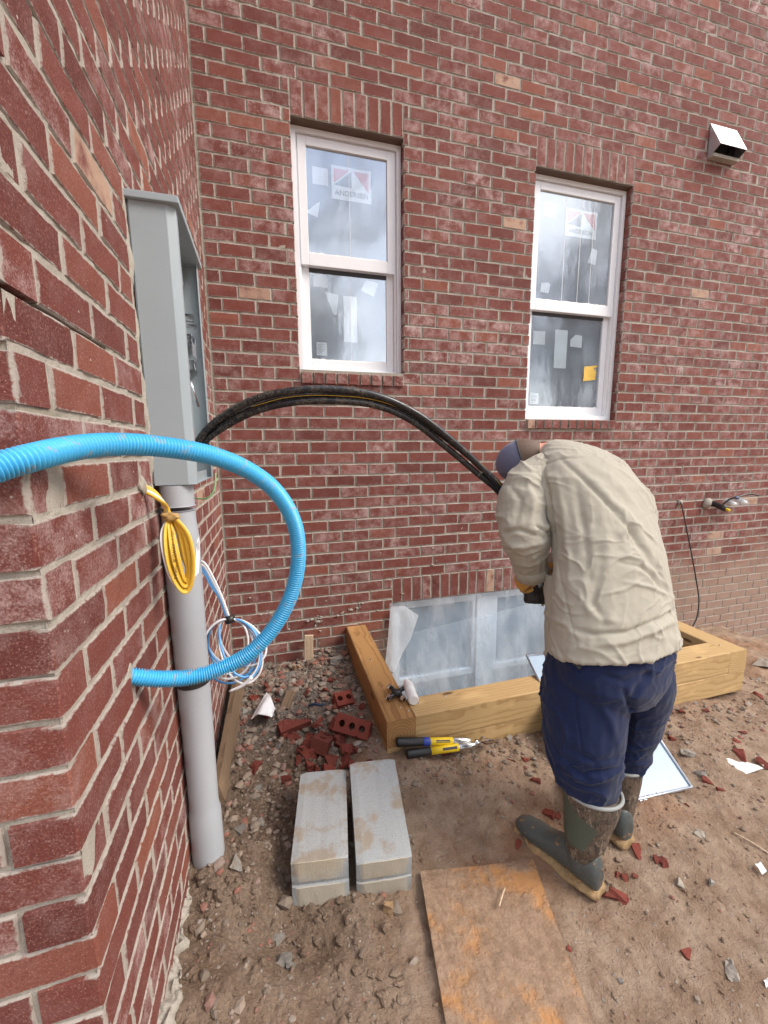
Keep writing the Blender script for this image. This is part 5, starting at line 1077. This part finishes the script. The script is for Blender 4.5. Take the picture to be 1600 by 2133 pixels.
# cap: crown shell, sweat band, strap, visor
capo = None
def cap_ring(u, k=1.): s_ = math.sqrt(max(0, 1 - (max(u, 0) / .128) ** 2)); return head_pt(0, .004 - u * .05, u), ed * .086 * s_ * k, fd * .107 * s_ * k
rg = [cap_ring(u) for u in np.linspace(.002, .1275, 14)]; capo = MB().loft(rg, 36, True).build('cap', M['cap'], man, True)
rg = [cap_ring(u, 1.012) for u in np.linspace(.002, .125, 14)]; mb = MB(); vs = []
for c_, A_, B_ in rg:
    for k in range(19): a_ = math.radians(178 + 184 * k / 18); vs.append(c_ + math.cos(a_) * A_ + math.sin(a_) * B_)
mb.add(vs, [(i * 19 + k, i * 19 + k + 1, (i + 1) * 19 + k + 1, (i + 1) * 19 + k) for i in range(13) for k in range(18)]); mb.build('mesh_back', M['cap_mesh'], capo, True, fixn=False)
c_, A_, B_ = cap_ring(.004, 1.02); MB().tube([c_ + math.cos(t) * A_ + math.sin(t) * B_ for t in np.linspace(0, 2 * math.pi, 40)], .0035, 6).build('sweatband', M['undershirt'], capo, True)
mb = MB(); vs = []
for j, e in enumerate(np.linspace(0, 1, 8)):
    for k in range(15): t = math.radians(25 + 130 * k / 14); vs.append(head_pt(.086 * math.cos(t) * (1 + e * .05), .004 + .107 * math.sin(t) + e * .065 * math.sin(t), .006 - .03 * e - .05 * abs(math.cos(t)) * e))
mb.add(vs, [(j * 15 + k, j * 15 + k + 1, (j + 1) * 15 + k + 1, (j + 1) * 15 + k) for j in range(7) for k in range(14)]); mb.build('visor', M['cap'], capo, True, fixn=False)
# shirt
mb = MB(); mb.loft(body_rings(TOR), 40)
C, r = limb([(1166, 1200, 1.60, 30), (1158, 1270, 1.60, 22), (1152, 1340, 1.60, 14), (1150, 1376, 1.605, 7)]); mb.tube(C, r, 12)
me = remesh(mb, .0048, 3)
sl = [([(1172, 960), (1215, 1000), (1280, 1068), (1345, 1150), (1395, 1240)], 5, -.009), ([(1185, 958), (1232, 1000), (1296, 1066), (1360, 1150), (1400, 1225)], 8, .006), ([(1128, 972), (1143, 1030), (1150, 1095), (1153, 1170)], 5, -.016), ([(1153, 1130), (1168, 1195), (1188, 1290), (1204, 1352)], 2.2, -.004), ([(1225, 965), (1290, 1010), (1342, 1085)], 9, .006), ([(1200, 1010), (1216, 1100), (1228, 1205)], 9, -.009), ([(1160, 1000), (1178, 1090), (1184, 1180)], 8, .009), ([(1240, 1020), (1262, 1110), (1270, 1200)], 12, .007), ([(1285, 1155), (1330, 1165), (1392, 1222)], 4, .007), ([(1290, 1172), (1335, 1182), (1395, 1240)], 4, -.006), ([(1300, 1212), (1350, 1222), (1408, 1245)], 4, .007), ([(1250, 1240), (1300, 1228), (1340, 1205)], 4, .005),
      ([(1420, 1262), (1380, 1288), (1310, 1318), (1240, 1322), (1170, 1305)], 6, -.013), ([(1420, 1285), (1370, 1310), (1300, 1338), (1230, 1345)], 7, .010), ([(1140, 1285), (1175, 1300), (1210, 1330)], 6, .008), ([(1215, 1260), (1250, 1290), (1300, 1296)], 7, .006), ([(1250, 1190), (1235, 1255), (1260, 1300)], 8, -.007), ([(1310, 1100), (1345, 1170), (1390, 1260)], 7, -.005),
      ([(1040, 1112), (1082, 1103), (1135, 1122)], 4.5, -.012), ([(1046, 1132), (1090, 1140), (1138, 1128)], 6, .012), ([(1052, 1154), (1096, 1164), (1136, 1146)], 4, -.012), ([(1066, 1174), (1105, 1180), (1132, 1166)], 4, .009), ([(1118, 1096), (1147, 1112)], 3, -.016), ([(1060, 1010), (1085, 1040), (1075, 1090)], 7, -.008), ([(1100, 1005), (1112, 1050), (1105, 1095)], 7, .009), ([(1085, 985), (1120, 985), (1138, 1010)], 4, -.006), ([(1075, 1000), (1110, 1000), (1132, 1025)], 5, .006), ([(1095, 966), (1130, 969), (1165, 957), (1260, 951), (1332, 985)], 1.8, -.004), ([(1078, 1195), (1108, 1204), (1136, 1196)], 2, -.004)]
def ridged(v, A, B, Cc, seed, p=2.5): return np.maximum(0, 1 - np.abs(1.25 * fbm(np.stack([v @ np.asarray(A), v @ np.asarray(B), v @ np.asarray(Cc)], -1), 2, seed))) ** p
def cloth_noise(v, amp, seed, low=None):
    w = v + .05 * np.stack([fbm(v * 6 + 3, 2, seed), fbm(v * 6 + 9, 2, seed + 1), fbm(v * 6 + 15, 2, seed + 2)], -1)
    k = .35 + .65 * smooth01(fbm(v * 3.2, 2, seed + 5), -.5, .6)
    h = ridged(w, LAT * 7 + np.array([0, 0, 5.]), LAT * -1.5 + np.array([0, 0, 2.]), FM * 4, seed) + .7 * ridged(w, LAT * 8 - np.array([0, 0, 8.]), LAT * 2 + np.array([0, 0, 2.]), FM * 5, seed + 11)
    if low is not None: h = h + 1.1 * ridged(w, np.array([0, 0, 15.]), LAT * 3.2, FM * 4, seed + 21, 3.) * smooth01(v[:, 2], low + .30, low + .02)
    sh = ridged(w, LAT * 9 + np.array([0, 0, 7.]), LAT * -3 + np.array([0, 0, 4.]), FM * 6, seed + 41, 8.) + ridged(w, LAT * 10 - np.array([0, 0, 11.]), LAT * 4 + np.array([0, 0, 3.]), FM * 7, seed + 51, 8.)
    return amp * (h - .5) * k * .75 + amp * .75 * sh * smooth01(fbm(v * 4.1 + 7, 2, seed + 61), -.35, .45) + .0012 * fbm(v * 40, 2, seed + 31)
folds(me, sl, lambda v: cloth_noise(v, .0085, 61, .82)); v_, n_2 = mesh_arrays(me); zm = v_[:, 2].min(); v_[:, 2] += smooth01(v_[:, 2], zm + .14, zm) * (.022 * fbm(np.stack([v_ @ LAT * 7, v_ @ FM * 7, v_[:, 2] * 0], -1), 2, 77) - .012); set_verts(me, v_ + n_2 * (smooth01(v_[:, 2], zm + .05, zm) * .006)[:, None]); shirt = from_mesh('shirt', me, M['shirt'], man)
for a_ in (ARML, ARMR):
    C, r = limb(a_); mb = MB(); mb.tube(C, r, 26); mz = remesh(mb, .0048, 3)
    ax_ = C[-1] - C[0]; ax_ /= np.linalg.norm(ax_)
    folds(mz, sl if a_ is ARML else [], lambda v: cloth_noise(v, .009, 161) + .010 * (ridged(v + .03 * fbm(v * 7, 2, 5)[:, None], ax_ * 17, LAT * 4, FM * 4, 171, 3.) - .4)); from_mesh('sleeve', mz, M['shirt'], shirt)
    q0, q1 = C[-1], C[-4]; dq_ = (q0 - q1) / np.linalg.norm(q0 - q1); MB().tube(np.array([q0 - dq_ * .045, q0 - dq_ * .042, q0 + dq_ * .004, q0 + dq_ * .006, q0 - dq_ * .02]), np.array([r[-1] * .97, r[-1] * 1.05, r[-1] * 1.04, r[-1] * .96, r[-1] * .9]), 26, caps=False).build('cuff', M['shirt'], shirt, True)
cl = [(at(1132, 934, 1.80), at(1120, 962, 1.765)), (at(1152, 925, 1.79), at(1150, 955, 1.74)), (at(1176, 928, 1.80), at(1180, 950, 1.75))]
MB().tube(catmull([at(1122, 948, 1.775), at(1138, 933, 1.785), at(1158, 926, 1.775), at(1182, 930, 1.79)], 6), .0085, 10).build('collar', M['shirt'], shirt, True)
for x, y in ((1112, 1204), (1122, 1201)): p = at(x, y, 1.628); MB().sphere(p, (.0048, .0048, .0048), 10, 6).build('cuff_button', M['undershirt'], shirt, True)
# trousers
mb = MB(); mb.loft(body_rings(HIP), 36)
for a_ in (LEGL, LEGR): C, r = limb(a_); mb.tube(C, r, 24)
me = remesh(mb, .0052, 3)
tl = [([(1158, 1585), (1215, 1615), (1284, 1600)], 5, -.012), ([(1165, 1600), (1225, 1632), (1282, 1618)], 5, .010), ([(1180, 1555), (1240, 1588), (1300, 1572)], 6, -.008), ([(1135, 1530), (1160, 1575), (1190, 1610)], 6, .008), ([(1300, 1440), (1318, 1480), (1306, 1560)], 6, -.014), ([(1250, 1400), (1300, 1420), (1360, 1400)], 8, -.008), ([(1195, 1400), (1200, 1480), (1212, 1560), (1222, 1620)], 2.2, -.004), ([(1240, 1450), (1270, 1500), (1290, 1560)], 9, .007), ([(1370, 1385), (1330, 1430), (1310, 1470)], 8, -.008), ([(1290, 1575), (1320, 1582), (1345, 1570)], 4, .007), ([(1168, 1352), (1186, 1376), (1207, 1398), (1228, 1372)], 3, -.009)]
folds(me, tl, lambda v: cloth_noise(v, .010, 261) + .009 * (ridged(v + .04 * fbm(v * 6, 2, 5)[:, None], np.array([0, 0, 15.]), LAT * 5, FM * 5, 271, 3.) - .4) * smooth01(v[:, 2], .66, .46)); tro = from_mesh('trousers', me, M['trousers'], man)
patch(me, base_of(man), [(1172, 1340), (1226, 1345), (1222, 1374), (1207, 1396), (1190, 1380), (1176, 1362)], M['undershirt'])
# boots
def boot(H0, dirv, shaft, label):
    H0 = np.asarray(H0, float); d = np.asarray(dirv, float); d /= np.linalg.norm(d); sdv = np.array([d[1], -d[0], 0]); z0 = float(gz(H0[0], H0[1])) - .004; up = np.array([0, 0, 1.])
    C, r = limb(shaft); a0 = H0 + d * .07; a0[2] = z0 + .12
    mb = MB(); mb.tube(np.concatenate([C, [C[-1] * .5 + a0 * .5, a0]]), np.concatenate([r, [.056, .052]]), 24); bt_ = from_mesh('boot', remesh(mb, .006, 3), M['camo'], man); bt_['label'] = label
    prof = [(-.006, .028, .10), (.008, .040, .135), (.05, .046, .15), (.10, .046, .145), (.15, .044, .112), (.20, .048, .088), (.25, .051, .076), (.29, .047, .066), (.318, .034, .052), (.332, .016, .035)]
    mb = MB(); mb.loft([(H0 * (1, 1, 0) + d * s_ + up * (z0 + .018 + h_ / 2), sdv * w_, up * h_ / 2) for s_, w_, h_ in prof], 20); mb.tube(np.array([a0 - up * .04, a0 + up * .01, a0 + up * .035]), [.05, .053, .052], 20)
    fm = remesh(mb, .006, 4); from_mesh('rubber_foot', fm, M['boot_rubber'], bt_)
    mb = MB(); mb.loft([(H0 * (1, 1, 0) + d * (s_ * 1.03 - .006) + up * (z0 + .017 + .006 * math.sin(s_ * 40)), sdv * (w_ + .008), up * .021) for s_, w_, h_ in prof], 20); sm_ = remesh(mb, .005, 2); v_, n_2 = mesh_arrays(sm_); set_verts(sm_, v_ + n_2 * (.004 * fbm(v_ * 38, 3, 91))[:, None]); from_mesh('muddy_sole', sm_, M['boot_sole'], bt_)
    t0 = C[0] - C[3]; t0 /= np.linalg.norm(t0); u_ = np.cross(t0, (0, 1, 0)); u_ /= np.linalg.norm(u_); w2 = np.cross(t0, u_); MB().tube([C[0] + (u_ * math.cos(a_) + w2 * math.sin(a_)) * (r[0] * .99) for a_ in np.linspace(0, 2 * math.pi, 36)], .0065, 8).build('top_trim', M['boot_trim'], bt_, True)
    return bt_
bl_ = boot((.838, -1.85, 0), (-.13, .32, 0), [(1232, 1643, 1.45, 57), (1230, 1670, 1.452, 54), (1224, 1705, 1.458, 47), (1218, 1740, 1.462, 41)], 'camouflage boot with green side panel and muddy toe')
patch(bl_.data, base_of(man), [(1174, 1650), (1186, 1668), (1208, 1705), (1247, 1733), (1214, 1775), (1178, 1755), (1170, 1700)], M['boot_panel'])
boot((1.085, -1.735, 0), (-.03, .32, 0), [(1294, 1588, 1.665, 40), (1293, 1615, 1.668, 38), (1290, 1650, 1.672, 34), (1287, 1680, 1.675, 31)], 'camouflage boot half hidden behind the other')
# gloves
for nm, wr, pm, gpnt, s in (('glove', at(1107, 1193, 1.67), HL, at(1105, 1222, 1.80), 1), ('glove', at(1143, 1202, 1.90), HRt, at(1112, 1232, 1.81), -1)):
    mb = MB(); hand(mb, wr, pm, gpnt, 1.12, s); d = pm - wr; d /= np.linalg.norm(d); me = remesh(mb, .004, 2); g_ = from_mesh(nm, me, M['glove'], man)
    ar = ARML if s > 0 else ARMR; bk = at(*ar[-2][:3]) - at(*ar[-1][:3]); bk /= np.linalg.norm(bk); rr = .062
    MB().tube(np.array([wr - bk * .03, wr - bk * .01, wr + bk * .015, wr + bk * .035]), [.040, .052, rr, rr + .004], 20, caps=False).build('gauntlet', M['glove'], g_, True)
# black sleeve of the cable joint he holds
cj = thing('cable_joint', 'black wrapped cable joint hanging below the yellow work glove', 'cable joint', at(1116, 1258, 1.8))
me = MB(); me.loft([(at(1104, 1206, 1.80), RC[0] * .03, RC[2] * .03), (at(1112, 1222, 1.80), RC[0] * .048, RC[2] * .035), (at(1114, 1245, 1.80), RC[0] * .052, RC[2] * .036), (at(1116, 1256, 1.80), RC[0] * .050, RC[2] * .03)], 20); mm = remesh(me, .005, 2); v_, n_2 = mesh_arrays(mm); set_verts(mm, v_ + n_2 * (.005 * fbm(v_ * 30, 3, 95))[:, None]); from_mesh('wrap', mm, M['black'], cj)
MB().tube(catmull([at(1134, 1222, 1.775), at(1135, 1242, 1.775), at(1130, 1262, 1.78)], 4), .008, 8, flat=.4).build('tan_strap', M['tan_tape'], cj, True)

# ------------------------------------------------------------------ bare winter woods behind the camera (seen in the window glass only)
def tree_mesh(mb, base, h, rs):
    def grow(p, d, L, r, lev):
        q = p + d * L * .5 + rs.normal(0, .04 * L, 3); e = p + d * L; mb.tube(np.array([p, q, e]), [r, r * .8, r * .6], 5 if lev < 2 else 3, caps=False)
        if lev == 3: return
        for i in range(4 if lev else 7):
            t = rs.uniform(.35, 1.); b = p + d * L * t; nd = d * .55 + rs.normal(0, .5, 3) + (0, 0, .25); nd /= np.linalg.norm(nd); grow(b, nd, L * rs.uniform(.38, .58), r * .45, lev + 1)
    grow(np.asarray(base, float), np.array([rs.normal(0, .04), rs.normal(0, .04), 1.]), h * .62, h * .018, 0)
mb = MB(); rs_ = np.random.default_rng(5)
for i in range(64): x = -12 + 50 * rs_.random(); y = -14 - 14 * rs_.random(); tree_mesh(mb, (x, y, float(gz(x, y)) - .2), rs_.uniform(10, 20), rs_)
M['bark'] = plain('bark', (.16, .125, .10), .9, var=.3, sc=8); wd = mb.build('woods', M['bark'], None, fixn=False); wd['kind'] = 'stuff'
